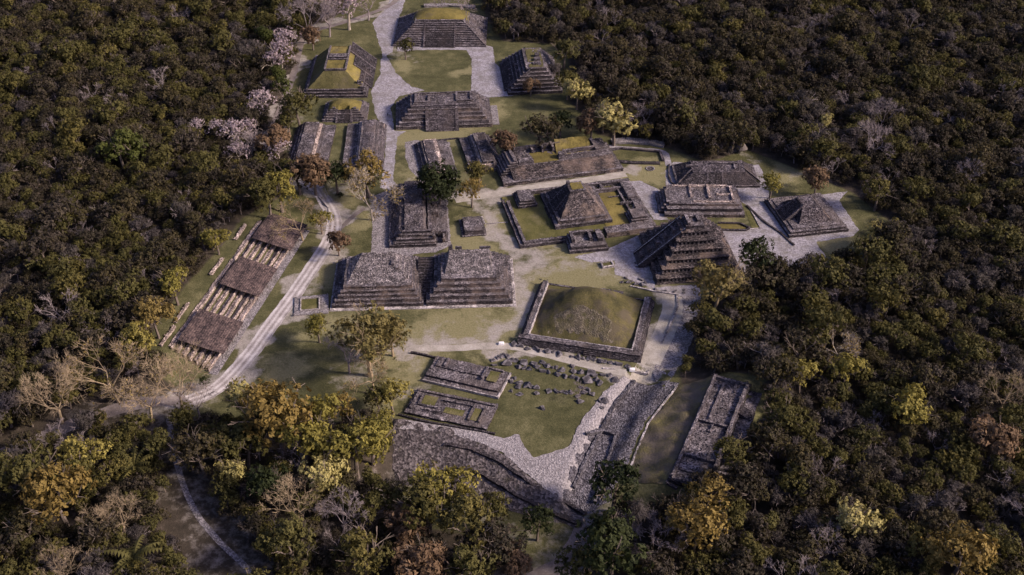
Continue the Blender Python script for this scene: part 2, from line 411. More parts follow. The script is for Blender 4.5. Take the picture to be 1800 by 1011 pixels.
RNG = random.Random(11)
def tier(root, x0, x1, y0, y1, z0, z1, mat, bat=.35, lip=.2, amp=.2, name='tier', seg=1.6, strew=0):
    """a battered course with a slightly proud cornice, eroded"""
    m = MB(); h = z1 - z0; zc = z1 - min(.45, h * .3)
    l, r, f, b = bat if isinstance(bat, tuple) else (bat,) * 4
    m.block(x0, x1, y0, y1, z0, zc, (l, r, f, b), seg, top=False)
    m.block(x0 + l - lip, x1 - r + lip, y0 + f - lip, y1 - b + lip, zc, z1, .05, seg, top=False); n0 = len(m.f)
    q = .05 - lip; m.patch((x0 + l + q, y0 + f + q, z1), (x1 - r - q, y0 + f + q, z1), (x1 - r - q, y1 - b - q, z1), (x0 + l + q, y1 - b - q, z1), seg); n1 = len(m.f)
    for _ in range(strew):
        e = RNG.randrange(4); u = RNG.random()
        x, y = ((x0 + u * (x1 - x0), y0 + f), (x0 + u * (x1 - x0), y1 - b), (x0 + l, y0 + u * (y1 - y0)), (x1 - r, y0 + u * (y1 - y0)))[e]
        m.stone((x + RNG.uniform(-.5, .5), y + RNG.uniform(-.5, .5), z1), RNG.uniform(.15, .4), RNG)
    ob = m.build(name, mat, root, amp, .8)
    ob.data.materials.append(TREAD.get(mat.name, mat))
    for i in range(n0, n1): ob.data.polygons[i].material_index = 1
    return ob
TREAD = {'weathered_dark_stone': M['ledge'], 'brown_niche_stone': M['ledge'], 'weathered_grey_stone': M['ledge']}  # tops lighter than walls: edge highlights put into the stone colour
def stepped(root, W, D, n, ins, h, mat, z0=0.0, cx=0.0, cy=0.0, bat=.35, strew=20, amp=.14):
    """n courses; ins = setback per course, one number or (left,right,front,back)"""
    l, r, f, b = ins if isinstance(ins, tuple) else (ins,) * 4
    for k in range(n):
        tier(root, cx - W / 2 + l * k, cx + W / 2 - r * k, cy - D / 2 + f * k, cy + D / 2 - b * k, z0 + h * k, z0 + h * (k + 1), mat[k % len(mat)] if isinstance(mat, list) else mat, bat, strew=strew, amp=amp)
    return cx - W / 2 + l * n, cx + W / 2 - r * n, cy - D / 2 + f * n, cy + D / 2 - b * n, z0 + h * n
def dome(root, x0, x1, y0, y1, z0, h, mat, name='grass_cap', pw=2.4, n=26, amp=.25, fn=None):
    """rounded grassy heap over a rectangle"""
    m = MB(); o = 0
    for j in range(n + 1):
        for i in range(n + 1):
            u, v = i / n * 2 - 1, j / n * 2 - 1
            z = (1 - abs(u) ** pw) * (1 - abs(v) ** pw)
            z = fn(u, v) if fn else z ** .75
            m.v.append(Vector((x0 + (x1 - x0) * i / n, y0 + (y1 - y0) * j / n, z0 + h * z)))
    for j in range(n):
        for i in range(n):
            k = j * (n + 1) + i; m.f.append((k, k + 1, k + n + 2, k + n + 1))
    ob = m.build(name, mat, root, amp, .35)
    for p in ob.data.polygons: p.use_smooth = True
    return ob
def flight(root, A0, A1, B0, B1, n, mat, balm, wv, bh=.5, z0=None, name='staircase'):
    """staircase with a sloped balustrade on each side; wv = width vector of the balustrade, outwards from A1 side"""
    m = MB(); m.stairs(A0, A1, B0, B1, n, z0); st = m.build(name, mat, root, .05)
    for A, B, s in ((A0, B0, -1), (A1, B1, 1)):
        q = MB(); q.beam(A, B, Vector(wv) * s, bh, 2.0); q.build('balustrade', balm, root, .08)
    return st

# ------------------------------------------------------------------ the ground sheet
CLEAR = [P(x, y) for x, y in ((655, -40), (600, 22), (530, 60), (520, 110), (512, 150), (508, 215), (498, 272), (520, 335), (480, 368), (425, 400), (385, 455), (330, 515),
    (290, 570), (262, 612), (262, 665), (320, 690), (335, 735), (385, 735), (470, 742), (560, 748), (640, 735), (695, 765), (690, 850), (700, 905), (860, 935), (930, 965), (950, 1030),
    (1010, 1030), (1040, 975), (1060, 915), (1120, 900), (1200, 905), (1210, 860), (1260, 850), (1345, 745), (1345, 682), (1270, 664), (1200, 690),
    (1195, 640), (1225, 545), (1300, 505), (1345, 480), (1440, 480), (1540, 440), (1570, 392), (1500, 338), (1400, 296), (1312, 262), (1240, 285), (1180, 262), (1130, 250), (1050, 236),
    (1030, 205), (1000, 176), (1003, 150), (1000, 78), (885, 72), (855, 30), (840, -40))]
zones = {  # worn earth and dry grass, by survey
 'dirt': [((600, 385), 6), ((640, 375), 5), ((592, 440), 7), ((560, 500), 4), ((520, 545), 4), ((610, 660), 9), ((640, 640), 7), ((870, 570), 10), ((925, 470), 12), ((940, 440), 10), ((880, 400), 7),
          ((830, 355), 10), ((860, 370), 8), ((950, 455), 8), ((1000, 470), 10), ((1060, 455), 8), ((905, 530), 7), ((915, 560), 5), ((1160, 560), 6), ((1130, 620), 4), ((700, 92), 6), ((712, 100), 5),
          ((690, 110), 4), ((960, 480), 6), ((885, 605), 6), ((760, 605), 10), ((340, 700), 12), ((300, 720), 10), ((620, 330), 9), ((560, 330), 9), ((740, 280), 5), ((735, 305), 4), ((1165, 300), 4), ((880, 350), 8),
          ((1040, 455), 8), ((1110, 480), 7), ((550, 62), 4), ((515, 215), 7), ((490, 260), 6), ((1310, 270), 7), ((1400, 303), 6), ((1450, 315), 5), ((720, 640), 8), ((730, 680), 5), ((1320, 265), 5)],
 'pale': [((1000, 490), 24), ((940, 520), 16), ((840, 580), 22), ((760, 590), 22), ((680, 600), 16), ((1140, 310), 18), ((830, 430), 18), ((860, 390), 16), ((735, 290), 14), ((770, 235), 24), ((720, 238), 18), ((900, 560), 16),
          ((600, 480), 12), ((560, 470), 8), ((640, 400), 10), ((600, 350), 14), ((1470, 420), 16), ((1290, 405), 12), ((720, 640), 14), ((700, 120), 10), ((880, 190), 10), ((1390, 300), 16), ((1060, 480), 16), ((985, 435), 14), ((820, 130), 10), ((690, 680), 10), ((580, 580), 12), ((500, 640), 12)],
}
def build_ground():
    def axis(lo, hi, step, far):
        a = list(np.arange(lo, hi + .01, step)); e = step; p = hi; q = lo; out = []; inn = []
        while p < far:
            e *= 1.35; p += e; q -= e; out.append(p); inn.append(q)
        return np.array(inn[::-1] + a + out)
    xs = axis(-190, 235, 1.4, 4000); ys = axis(215, 720, 1.4, 5000)
    X, Y = np.meshgrid(xs, ys); nx, ny = len(xs), len(ys)
    Z = zg(X, Y)
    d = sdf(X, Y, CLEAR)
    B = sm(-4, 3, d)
    A = np.zeros_like(X); G = np.zeros_like(X)
    X, Y = X + 4 * np.sin(Y * .17 + 1) + 2.5 * np.sin(X * .31 + Y * .23) + 1.2 * np.sin(Y * .71 - X * .4), Y + 4 * np.sin(X * .15 + 2) + 2.5 * np.sin(Y * .29 - X * .19) + 1.2 * np.sin(X * .8 + Y * .37)
    for (c, r) in zones['dirt']:
        p = P(*c); A = np.maximum(A, .56 - .56 * sm(r * .0, r * 1.7, np.hypot(X - p.x, (Y - p.y) * .8)))
    for (c, r) in zones['pale']:
        p = P(*c); G = np.maximum(G, .85 * (1 - sm(r * .2, r * 1.4, np.hypot(X - p.x, (Y - p.y)))))
    for pts, wd, *am in DIRT_LINES:
        q, _ = seg_dist(X, Y, [P(*p) for p in pts]); A = np.maximum(A, (am[0] if am else .8) * (1 - sm(wd, wd * 2.2, q)))
    X, Y = np.meshgrid(xs, ys)
    co = np.stack([X, Y, Z], -1).reshape(-1, 3)
    idx = np.arange(nx * ny).reshape(ny, nx)
    fc = np.stack([idx[:-1, :-1], idx[:-1, 1:], idx[1:, 1:], idx[1:, :-1]], -1).reshape(-1, 4)
    me = bpy.data.meshes.new('ground')
    me.vertices.add(len(co)); me.vertices.foreach_set('co', co.ravel().astype(np.float32))
    me.loops.add(len(fc) * 4); me.loops.foreach_set('vertex_index', fc.ravel().astype(np.int32))
    me.polygons.add(len(fc)); me.polygons.foreach_set('loop_start', np.arange(0, len(fc) * 4, 4, dtype=np.int32)); me.polygons.foreach_set('loop_total', np.full(len(fc), 4, np.int32))
    me.update(); me.validate()
    ca = me.color_attributes.new('zone', 'FLOAT_COLOR', 'POINT')
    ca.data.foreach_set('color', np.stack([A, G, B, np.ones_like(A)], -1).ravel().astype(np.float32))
    me.polygons.foreach_set('use_smooth', np.ones(len(fc), bool))
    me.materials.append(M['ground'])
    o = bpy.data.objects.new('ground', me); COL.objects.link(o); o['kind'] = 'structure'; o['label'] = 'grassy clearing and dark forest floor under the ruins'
ROAD = [(528, 326), (548, 333), (568, 350), (583, 375), (587, 398), (578, 425), (556, 460), (518, 516), (478, 570), (440, 622), (402, 665), (370, 690), (330, 706)]
FARPATH = [(720, -30), (690, 6), (640, 28), (590, 44), (560, 52), (535, 66), (524, 95), (516, 130), (498, 180), (483, 215), (468, 245), (464, 272)]
DIRT_LINES = [(ROAD, 3.2), (FARPATH, 2.0), ([(583, 420), (610, 390), (640, 368), (655, 350)], 1.6), ([(0, 795), (100, 760), (240, 720), (330, 700)], 3.5, .4), ([(700, 610), (880, 607), (1000, 632), (1120, 656)], 2.4),
    ([(1140, 655), (1175, 580), (1188, 520)], 4.0), ([(880, 600), (915, 520), (925, 460), (870, 390), (800, 350), (900, 335), (1100, 305)], 2.6), ([(330, 860), (390, 960), (430, 1010)], 9.0, .38), ([(300, 740), (330, 860)], 2.5, .35),
    ([(1045, 895), (1025, 945), (980, 990), (920, 1020), (700, 1030)], 6.0, .45), ([(690, 830), (860, 900), (960, 940)], 4.0, .4)]
build_ground()

# ------------------------------------------------------------------ roads, paths and pavements (sheets draped on the ground)
def jag(pts, step=1.0, amp=.35, seed=0):
    out = []; n = len(pts)
    for i in range(n):
        a, b = pts[i], pts[(i + 1) % n]; k = max(1, int((b - a).length / step))
        for j in range(k):
            p = a.lerp(b, j / k); v = NV(Vector((p.x, p.y, seed * 9.1)), .3) * 1.5 + NV(Vector((p.x, p.y, seed * 5.3)), 1.1) * .8
            out.append(Vector((p.x + v.x * amp, p.y + v.y * amp)))
    return out
def sheet(name, pix, mat, lift, amp=.4, label=None, kind='structure', inner=0, rough=0.0):
    ring = jag([P(*p).to_2d() for p in pix], 1.1, amp, lift * 100)
    vs = list(ring)
    if inner:
        xs = [p.x for p in ring]; ys = [p.y for p in ring]
        X, Y = np.meshgrid(np.arange(min(xs), max(xs), inner), np.arange(min(ys), max(ys), inner))
        k = sdf(X, Y, ring) < -inner * .4
        vs += [Vector((a, b)) for a, b in zip(X[k], Y[k])]
    v, e, f, *_ = delaunay_2d_cdt(vs, [], [list(range(len(ring)))], 2, 1e-4)
    z = zg(np.array([p.x for p in v]), np.array([p.y for p in v]))
    me = bpy.data.meshes.new(name); me.from_pydata([(p.x, p.y, q + lift + (abs(NV(Vector((p.x, p.y, 2)), .22).z) * rough if k >= len(ring) else 0)) for k, (p, q) in enumerate(zip(v, z))], [], f); me.materials.append(mat)
    if rough: me.polygons.foreach_set('use_smooth', [True] * len(me.polygons))
    o = bpy.data.objects.new(name, me); COL.objects.link(o); o['kind'] = kind
    if label: o['label'] = label
    return o
def ribbon(name, pix, width, mat, lift, label=None, n=6, step=2.0, amp=.35):
    pts = [P(*p).to_2d() for p in pix]
    # Catmull-Rom
    c = []
    for i in range(len(pts) - 1):
        p0, p1, p2, p3 = pts[max(0, i - 1)], pts[i], pts[i + 1], pts[min(len(pts) - 1, i + 2)]
        k = max(2, int((p2 - p1).length / step))
        for j in range(k):
            t = j / k; c.append(.5 * ((2 * p1) + (p2 - p0) * t + (2 * p0 - 5 * p1 + 4 * p2 - p3) * t * t + (3 * p1 - p0 - 3 * p2 + p3) * t ** 3))
    c.append(pts[-1]); vs = []; ac = []; f = []
    for i, p in enumerate(c):
        d = (c[min(i + 1, len(c) - 1)] - c[max(i - 1, 0)]).normalized(); nrm = Vector((-d.y, d.x))
        for j in range(n + 1):
            t = j / n; jt = NV(Vector((p.x, p.y, lift * 77 + (j == 0))), .3).x * amp if j in (0, n) else 0
            q = p + nrm * ((t - .5) * width + jt); vs.append(q); ac.append(t)
    for i in range(len(c) - 1):
        for j in range(n): k = i * (n + 1) + j; f.append((k, k + 1, k + n + 2, k + n + 1))
    z = zg(np.array([p.x for p in vs]), np.array([p.y for p in vs]))
    me = bpy.data.meshes.new(name); me.from_pydata([(p.x, p.y, q + lift) for p, q in zip(vs, z)], [], f); me.materials.append(mat)
    at = me.attributes.new('across', 'FLOAT', 'POINT'); at.data.foreach_set('value', ac)
    o = bpy.data.objects.new(name, me); COL.objects.link(o); o['kind'] = 'structure'
    if label: o['label'] = label
    return o
ribbon('road', ROAD, 6.6, M['road'], .05, 'pale gravel road curving past the roofed terraces')
ribbon('path', FARPATH, 3.6, M['dirt_dim'], .05, 'narrow pale path along the far left forest edge')
ribbon('path', [(584, 418), (612, 388), (640, 366)], 2.2, M['dirt_dim'], .035, 'faint footpath branching from the gravel road')
ribbon('path', [(0, 797), (60, 775), (130, 750), (240, 722), (335, 703)], 5.0, M['dirt_dim'], .04, 'brown dirt track entering from the left')
ribbon('cobbled_path', [(297, 738), (303, 780), (312, 820), (330, 872), (352, 912), (388, 955), (430, 995), (450, 1025)], 1.9, M['pave_dim'], .09, 'narrow cobbled path in the bottom left wood', amp=.2)
ribbon('path', [(1047, 893), (1036, 925), (1015, 960), (985, 988), (930, 1015)], 9.0, M['dirt_dim'], .05, 'wide pale dirt path at the bottom of the clearing', amp=.8)
ribbon('path', [(720, 612), (800, 612), (880, 608), (940, 618), (1010, 637), (1075, 652), (1128, 658)], 3.6, M['dirt'], .05, 'pale path between the boulders and the grassy mound')
ribbon('path', [(1128, 660), (1150, 622), (1172, 575), (1182, 545), (1180, 522)], 8.0, M['dirt'], .06, 'broad pale walk right of the grassy mound', amp=.3)
ribbon('path', [(800, 352), (870, 341), (930, 331), (1010, 320), (1100, 306)], 5.0, M['dirt'], .05, 'pale lane between long platform and walled court', amp=.5)
sheet('pavement', [(655, 40), (672, 92), (668, 130), (652, 160), (660, 200), (678, 240), (676, 290), (668, 330), (690, 334), (745, 331), (745, 319), (698, 326), (692, 318), (693, 290), (699, 240), (715, 231), (693, 230), (687, 190),
    (700, 170), (746, 159), (722, 152), (696, 128), (679, 98), (690, 92), (695, 60), (702, 30), (720, -20), (690, -20), (682, 10)], M['pave'], .04, label='grey cobbled walkway running through the far plaza')
sheet('pavement', [(695, 83), (700, 91), (740, 88), (820, 88), (829, 104), (828, 160), (856, 172), (905, 168), (890, 130), (870, 110), (866, 84), (850, 78)], M['pave'], .045, label='grey cobbled strip in front of the far pyramids')
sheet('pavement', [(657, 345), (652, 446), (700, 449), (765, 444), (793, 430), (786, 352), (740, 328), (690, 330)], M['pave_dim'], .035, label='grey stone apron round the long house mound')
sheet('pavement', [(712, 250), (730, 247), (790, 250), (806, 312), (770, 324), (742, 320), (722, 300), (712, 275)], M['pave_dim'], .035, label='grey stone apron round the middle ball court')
sheet('pavement', [(1172, 336), (1170, 300), (1184, 285), (1335, 290), (1352, 338), (1350, 356), (1440, 343), (1490, 336), (1475, 352), (1509, 405), (1500, 415), (1435, 426), (1452, 452), (1400, 470), (1330, 465), (1300, 490), (1262, 420), (1262, 404), (1310, 402), (1332, 403), (1318, 366), (1300, 352), (1270, 346), (1180, 345)], M['pave'], .04, label='grey cobbled terrace round the right hand pyramid')
sheet('pavement', [(1010, 452), (1060, 440), (1128, 412), (1152, 505), (1230, 500), (1232, 525), (1195, 522), (1128, 500), (1080, 482), (1082, 458), (1040, 462)], M['pave'], .045, label='grey cobbles at the foot of the niche pyramid')
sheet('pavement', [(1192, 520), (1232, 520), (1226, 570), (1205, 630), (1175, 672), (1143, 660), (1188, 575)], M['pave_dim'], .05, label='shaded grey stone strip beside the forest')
sheet('pavement', [(1100, 318), (1112, 330), (1150, 386), (1175, 386), (1155, 352), (1172, 340), (1125, 318)], M['pave'], .035, label='pale narrow walk right of the walled court')
sheet('gravel_apron', [(700, 738), (790, 750), (850, 760), (886, 772), (910, 764), (918, 778), (938, 806), (1000, 786), (1022, 742), (1060, 690), (1098, 662), (1120, 664), (1060, 740), (1020, 800), (1004, 858), (985, 880), (940, 845), (880, 795), (790, 760), (700, 752)], M['gravel'], .22, amp=.5, label='pale gravel apron below the boulder lawn', inner=1.3)
sheet('stony_bank', [(690, 735), (790, 752), (880, 794), (945, 848), (1005, 885), (1028, 905), (1020, 925), (960, 908), (880, 880), (800, 855), (720, 838), (690, 830)], M['earth'], .09, amp=.6, label='dark stony bank falling away at the bottom', inner=1.3, rough=1.0)
sheet('ravine', [(1108, 663), (1150, 668), (1168, 690), (1120, 760), (1085, 830), (1075, 880), (1030, 900), (985, 870), (1010, 800), (1045, 745), (1080, 700)], M['ravine'], .08, amp=.6, label='dark stone lined drainage ravine', inner=1.2, rough=.7)
sheet('stone_slope', [(1150, 668), (1195, 672), (1170, 700), (1135, 740), (1112, 790), (1098, 840), (1080, 850), (1095, 800), (1120, 745)], M['ravine'], .075, amp=.5, label='grey cobbled slope right of the ravine', inner=1.6)

# ================================================================== the ruins
Dk, Md, Br, Rb, Ms = M['dark'], M['mid'], M['brown'], M['rubble'], M['moss']
def strewn(root, quads, n, r, mat, name='loose_stones'):
    m = MB()
    for q in quads: m.strew(*q, n // len(quads), r, RNG)
    return m.build(name, mat, root, kind='stuff')

# --- far pyramid closing the plaza
f = Fr((690, 82), (854, 83), 40.0)
r = f.root('stepped_pyramid', 'broad stepped pyramid with wide central stair closing the far plaza', 'pyramid')
W, D = f.W, f.D
x0, x1, y0, y1, zt = stepped(r, W, D, 11, 1.18, .86, Md, bat=.25, strew=14, amp=.12)
dome(r, x0 - 2.5, x1 + 2.5, y0 + 1, y1 + 5, zt - 1.6, 4.2, M['mound_grass'], pw=3.0)
tier(r, x0 + .8, x1 - .8, y0 + .4, y0 + 1.6, zt, zt + .8, Dk, .1, name='parapet')
flight(r, (-8.2, -D / 2 - 1.2, 0), (8.2, -D / 2 - 1.2, 0), (-8.2, y0 + .2, zt), (8.2, y0 + .2, zt), 26, Dk, Md, (.9, 0, 0), .5)
for s in (-1, 1):
    m = MB(); m.beam((s * W / 2, -D / 2, .3), (s * abs(x1), y0, zt), (-s * .9, .6, 0), .5, .8); m.build('corner_ridge', Dk, r, .1)

# --- left pyramid of the far plaza, grass grown, stairs on its right face
f = Fr((531, 173), (646, 172), 47.0)
r = f.root('grassy_pyramid', 'grass grown stepped pyramid with triple stairs on its right face', 'pyramid')
W, D = f.W, f.D; k = math.tan(.03)
x0, x1, y0, y1, zt = stepped(r, W, D, 3, (1.0, 1.1, 1.1, 1.0), 1.25, Dk, strew=10)
H = 10.5; px0, px1, py0, py1 = -5.6, 5.2, -D / 2 + 11.5, D / 2 - 6
for nm, q in (('front_slope', ((x0, y0, zt), (x1, y0, zt), (px1, py0, H), (px0, py0, H))), ('left_slope', ((x0, y1, zt), (x0, y0, zt), (px0, py0, H), (px0, py1, H))), ('back_slope', ((x1, y1, zt), (x0, y1, zt), (px0, py1, H), (px1, py1, H))), ('right_slope', ((x1, y0, zt), (x1, y1, zt), (px1, py1, H), (px1, py0, H)))):
    m = MB(); m.patch(*q, 1.5); m.build(nm, M['dull_grass'] if nm in ('front_slope', 'left_slope') else M['mound_grass'], r, .18, .5)  # duller grass in front and left: the slopes' shade is in the colour
m = MB(); m.patch((px0, py0, H), (px1, py0, H), (px1, py1, H), (px0, py1, H), 1.5); m.build('grass_top', M['mound_grass'], r, .25, .4)
for a, b, c, d in ((px0 - .5, px0 + .5, py0, py1), (px1 - .5, px1 + .5, py0, py1), (px0, px1, py0 - .4, py0 + .5), (px0, px1, py0 + 12, py0 + 13), (px0, px1, py0 + 18, py0 + 19)):
    tier(r, a, b, c, d, H - .3, H + .7, Md, .08, .05, .12, 'low_wall', 1.2)
tier(r, px0 + 1, px1 - .5, py0 + 13.4, py0 + 17.4, H, H + 1.3, Dk, .2, name='shrine_base')
ys = py0 - 1; ye = D / 2 - 1.5; L3 = (ye - ys) / 3
for i in range(3):
    a, b = ys + L3 * i + 1.0, ys + L3 * (i + 1) - .2
    t = (.5, .8, 1.0)[i]; xt = (W / 2 + 1.6) * (1 - t) + (px1 + .6) * t
    flight(r, (W / 2 + 1.6, b, 0), (W / 2 + 1.6, a, 0), (xt, b, H * t + .1), (xt, a, H * t + .1), 22, Dk, Md, (0, -.8, 0), .45)
    for t in (.22, .4, .68)[:2 + i // 2]:
        m = MB(); x = (W / 2 + 1.6) * (1 - t) + px1 * t; z = H * t; yc = (a + b) / 2
        m.block(x - 1.0, x + .8, yc - 1.1, yc + 1.1, z - .5, z + 1.2, .1); m.build('stair_altar', Md, r, .06)
for i in range(3):
    a, b = -D / 2 + 1.1 * i + .3, ys
    tier(r, W / 2 - 2.5 - 1.6 * i, W / 2 - .4 - 1.3 * i, -D / 2 + .7 + i * 2.2, -D / 2 + 2.2 + i * 2.4, 1.2 + i * 1.8, 2.9 + i * 2.0, Md, .3, name='corner_step')

# --- right pyramid of the far plaza, half hidden by trees
f = Fr((893, 168), (990, 164), 42.0)
r = f.root('stepped_pyramid', 'dark stepped pyramid half hidden by trees right of the far plaza', 'pyramid')
W, D = f.W, f.D
x0, x1, y0, y1, zt = stepped(r, W, D, 7, (1.7, 1.3, 1.45, 1.2), 1.5, Dk, strew=12)
m = MB(); m.patch((x0 + .3, y0 + .3, zt + .1), (x1, y0 + .3, zt + .1), (x1, y1, zt + .1), (x0 + .3, y1, zt + .1), 1.5); m.build('grass_top', M['dull_grass'], r, .2)
for i in range(3): tier(r, x0 + 2.5 + i, x1 - 1, y0 + 3 + i * 4.5, y0 + 6 + i * 4.5, zt, zt + .7 + .5 * i, Md, .3, name='shrine_step')
flight(r, (-W / 2 - 1.5, D / 2 - 5, 0), (-W / 2 - 1.5, -D / 2 + 6, 0), (x0 + .3, D / 2 - 8, zt), (x0 + .3, -D / 2 + 8.5, zt), 24, Dk, Md, (0, -1.1, 0), .5)
for t in (.3, .55, .8):
    for yy in (-5, 2):
        m = MB(); x = (-W / 2 - 1.5) * (1 - t) + x0 * t; m.block(x - .6, x + 1, yy - .8, yy + .8, zt * t - .4, zt * t + 1.1, .1); m.build('stair_altar', Md, r, .06)

# --- small altar pyramid with a grass hump
f = Fr((565, 215), (645, 214), 19.0)
r = f.root('altar_platform', 'small stone altar platform with a yellow grass hump', 'platform')
W, D = f.W, f.D
x0, x1, y0, y1, zt = stepped(r, W, D, 3, (1.1, 1.2, .9, .9), 1.15, Md, strew=10)
dome(r, x0 - .6, x1 + .3, y0 + .5, y1, zt - .2, 3.2, M['mound_grass'], pw=2.6, fn=lambda u, v: max(0, (1 - abs(u) ** 2.6)) ** .7 * max(0, 1 - max(0, -v - .1) ** 1.2 * 1.0 - max(0, v) ** 3) - (.8 if (abs(u) < .24 and v < -.45) else 0))
flight(r, (-3.2, -D / 2 - 1.4, 0), (3.2, -D / 2 - 1.4, 0), (-3.2, -D / 2 + 4.4, 4.6), (3.2, -D / 2 + 4.4, 4.6), 14, Dk, Md, (1.0, 0, 0), .45)
for s in (-1, 1):
    for i in range(3): tier(r, *sorted((s * 4.4, s * (8.4 - i * 1.3))), y0 + .1 + i * .7, y0 + 1.4 + i * .7, zt + i * .7, zt + .7 + i * .7, Md, .1, name='terrace_step')

# --- stepped temple in front of the far plaza
f = Fr((695.5, 229), (866, 223), 28.5)
r = f.root('stepped_temple', 'stepped temple platform with broad front stair facing the camera', 'pyramid')
W, D = f.W, f.D
x0, x1, y0, y1, zt = stepped(r, W, D, 6, (1.55, 1.45, 1.45, 1.3), 1.55, [Br, Md], bat=.3, strew=40, amp=.2)
m = MB(); m.block(x0 - .2, x1 + .2, y0 - .2, y1, zt, zt + .3, .1, 1.4); m.build('plateau', Md, r, .2)
flight(r, (-7.4, -D / 2 - 3.0, 0), (5.6, -D / 2 - 3.0, 0), (-7.4, y0 + .6, zt + .2), (5.6, y0 + .6, zt + .2), 22, Md, Md, (1.7, 0, 0), .6)
for a, b, c, d, e in ((x0 + .5, -6, y0 + .6, y0 + 2.0, .8), (x0 + .5, x0 + 2, y0 + .6, y1 - 1, .9), (6.5, x1 - .4, y0 + .8, y0 + 2.2, .9), (x1 - 2, x1 - .4, y0 + 1, y1 - 1, 1.0), (x0 + 1, x1 - 1, y1 - 1.8, y1 - .6, .8), (-7.8, -6.4, y0 + 1, y1 - 3, .9), (6.2, 7.6, y0 + 2, y1 - 2, .9)):
    tier(r, a, b, c, d, zt + .2, zt + .2 + e, Br, .15, .05, .15, 'ruined_wall', 1.2)
strewn(r, [((x0, y0, zt + .4), (x1, y0, zt + .4), (x1, y1, zt + .4), (x0, y1, zt + .4))], 260, .32, Rb)
tier(r, W / 2, W / 2 + 3.6, -D / 2 + 2, D / 2 - 6, 0, .35, M['pave_dim'], .1, .02, .1, 'side_apron')

# --- ball courts: two facing mounds each
def court_mound(f, label, flip, H, mats, steps=3, grp=None, ends=True):
    """long mound: bench and steps towards the alley (right, or left when flipped), rubble back, flat crown"""
    r = f.root('ball_court_mound', label, 'ball court', grp)
    W, D = f.W, f.D; s = -1 if flip else 1
    def X(t): return s * (t - .5) * W       # t = 0 outer back edge, 1 alley wall
    def blk(t0, t1, z0, z1, mat, nm, bat=.15, ya=0, yb=0, amp=.16):
        a, b = sorted((X(t0), X(t1))); tier(r, a, b, -D / 2 + ya, D / 2 - yb, z0, z1, mat, bat, .05, amp, nm, 1.3, strew=14)
    blk(.72, 1.0, 0, 1.3, Dk, 'bench', .1)
    for i in range(steps):
        blk(.28, .74 - i * .065, 1.0 + i * 1.15, 2.2 + i * 1.15, M['trench'] if i % 2 else Dk, 'step', .12, .6 + .9 * i, .6 + .9 * i)  # alternate steps paler: sunlit strips put into the stone colour
    zt = 2.2 + (steps - 1) * 1.15
    m = MB(); a, b = X(.27), X(.57); n = 10; ya = -D / 2 + 1 + .9 * steps; yb = D / 2 - 1 - .9 * steps
    ring = [(a + (b - a) * i / n, zt + (H - zt) * (math.sin(math.pi * i / n) ** .6)) for i in range(n + 1)]
    for i in range(n):
        (p, z), (q, y) = ring[i], ring[i + 1]; m.patch((p, ya, z), (q, ya, y), (q, yb, y), (p, yb, z), 1.4, nu=1)
        m.patch((p, ya, zt - 1), (q, ya, zt - 1), (q, ya, y), (p, ya, z), 9); m.patch((p, yb, zt - 1), (q, yb, zt - 1), (q, yb, y), (p, yb, z), 9)
    m.build('crown', mats, r, .22, .6)
    m = MB(); m.patch((X(0), -D / 2, 0), (X(0), D / 2, 0), (X(.3), D / 2 - 2, zt), (X(.3), -D / 2 + 2, zt), 1.3); m.patch((X(0), -D / 2, 0), (X(.3), -D / 2, 0), (X(.3), -D / 2 + 2, zt), (X(.3), -D / 2 + 2, zt), 2); m.patch((X(0), D / 2, 0), (X(.3), D / 2, 0), (X(.3), D / 2 - 2, zt), (X(.3), D / 2 - 2, zt), 2)
    m.build('back_slope', Md, r, .3, .7)
    for t in (.1, .2):
        blk(t, t + .05, t * zt * 2.2, t * zt * 3.3 + .7, Dk, 'back_course', .1, 1.5, 1.5)
    if ends:
        for e in (0, 1):
            for i in range(5):
                a, b = sorted((X(.05 + .055 * i), X(.075 + .055 * i))); yy = (-D / 2 + .4, -D / 2 + 5.5) if e == 0 else (D / 2 - 5.5, D / 2 - .4)
                tier(r, a, b, *yy, .2 + .4 * i, 1.2 + .62 * i, M['trench'], .05, .02, .08, 'end_rib', 1.2)
    return r, X, zt
g = 'ball court mounds at the far left'
court_mound(Fr((498, 297), (578, 297), ((588, 224), (523, 224))), 'dark rounded ball court mound nearest the left forest', False, 4.6, Md, grp=g, ends=False)
court_mound(Fr((602, 299), (674, 299), ((680, 219), (611, 222))), 'dark rounded ball court mound beside the cobbled walkway', True, 5.0, Md, grp=g)
g = 'ball court mounds in the middle'
court_mound(Fr((745, 318), (806, 313), ((784, 250), (724, 255))), 'low grey ball court mound behind the round dark tree', False, 3.6, Md, 2, grp=g, ends=False)
court_mound(Fr((828, 305), (888, 301), ((862, 240), (806, 247))), 'black ribbed ball court mound left of the long platform', True, 4.6, Dk, 3, grp=g, ends=False)

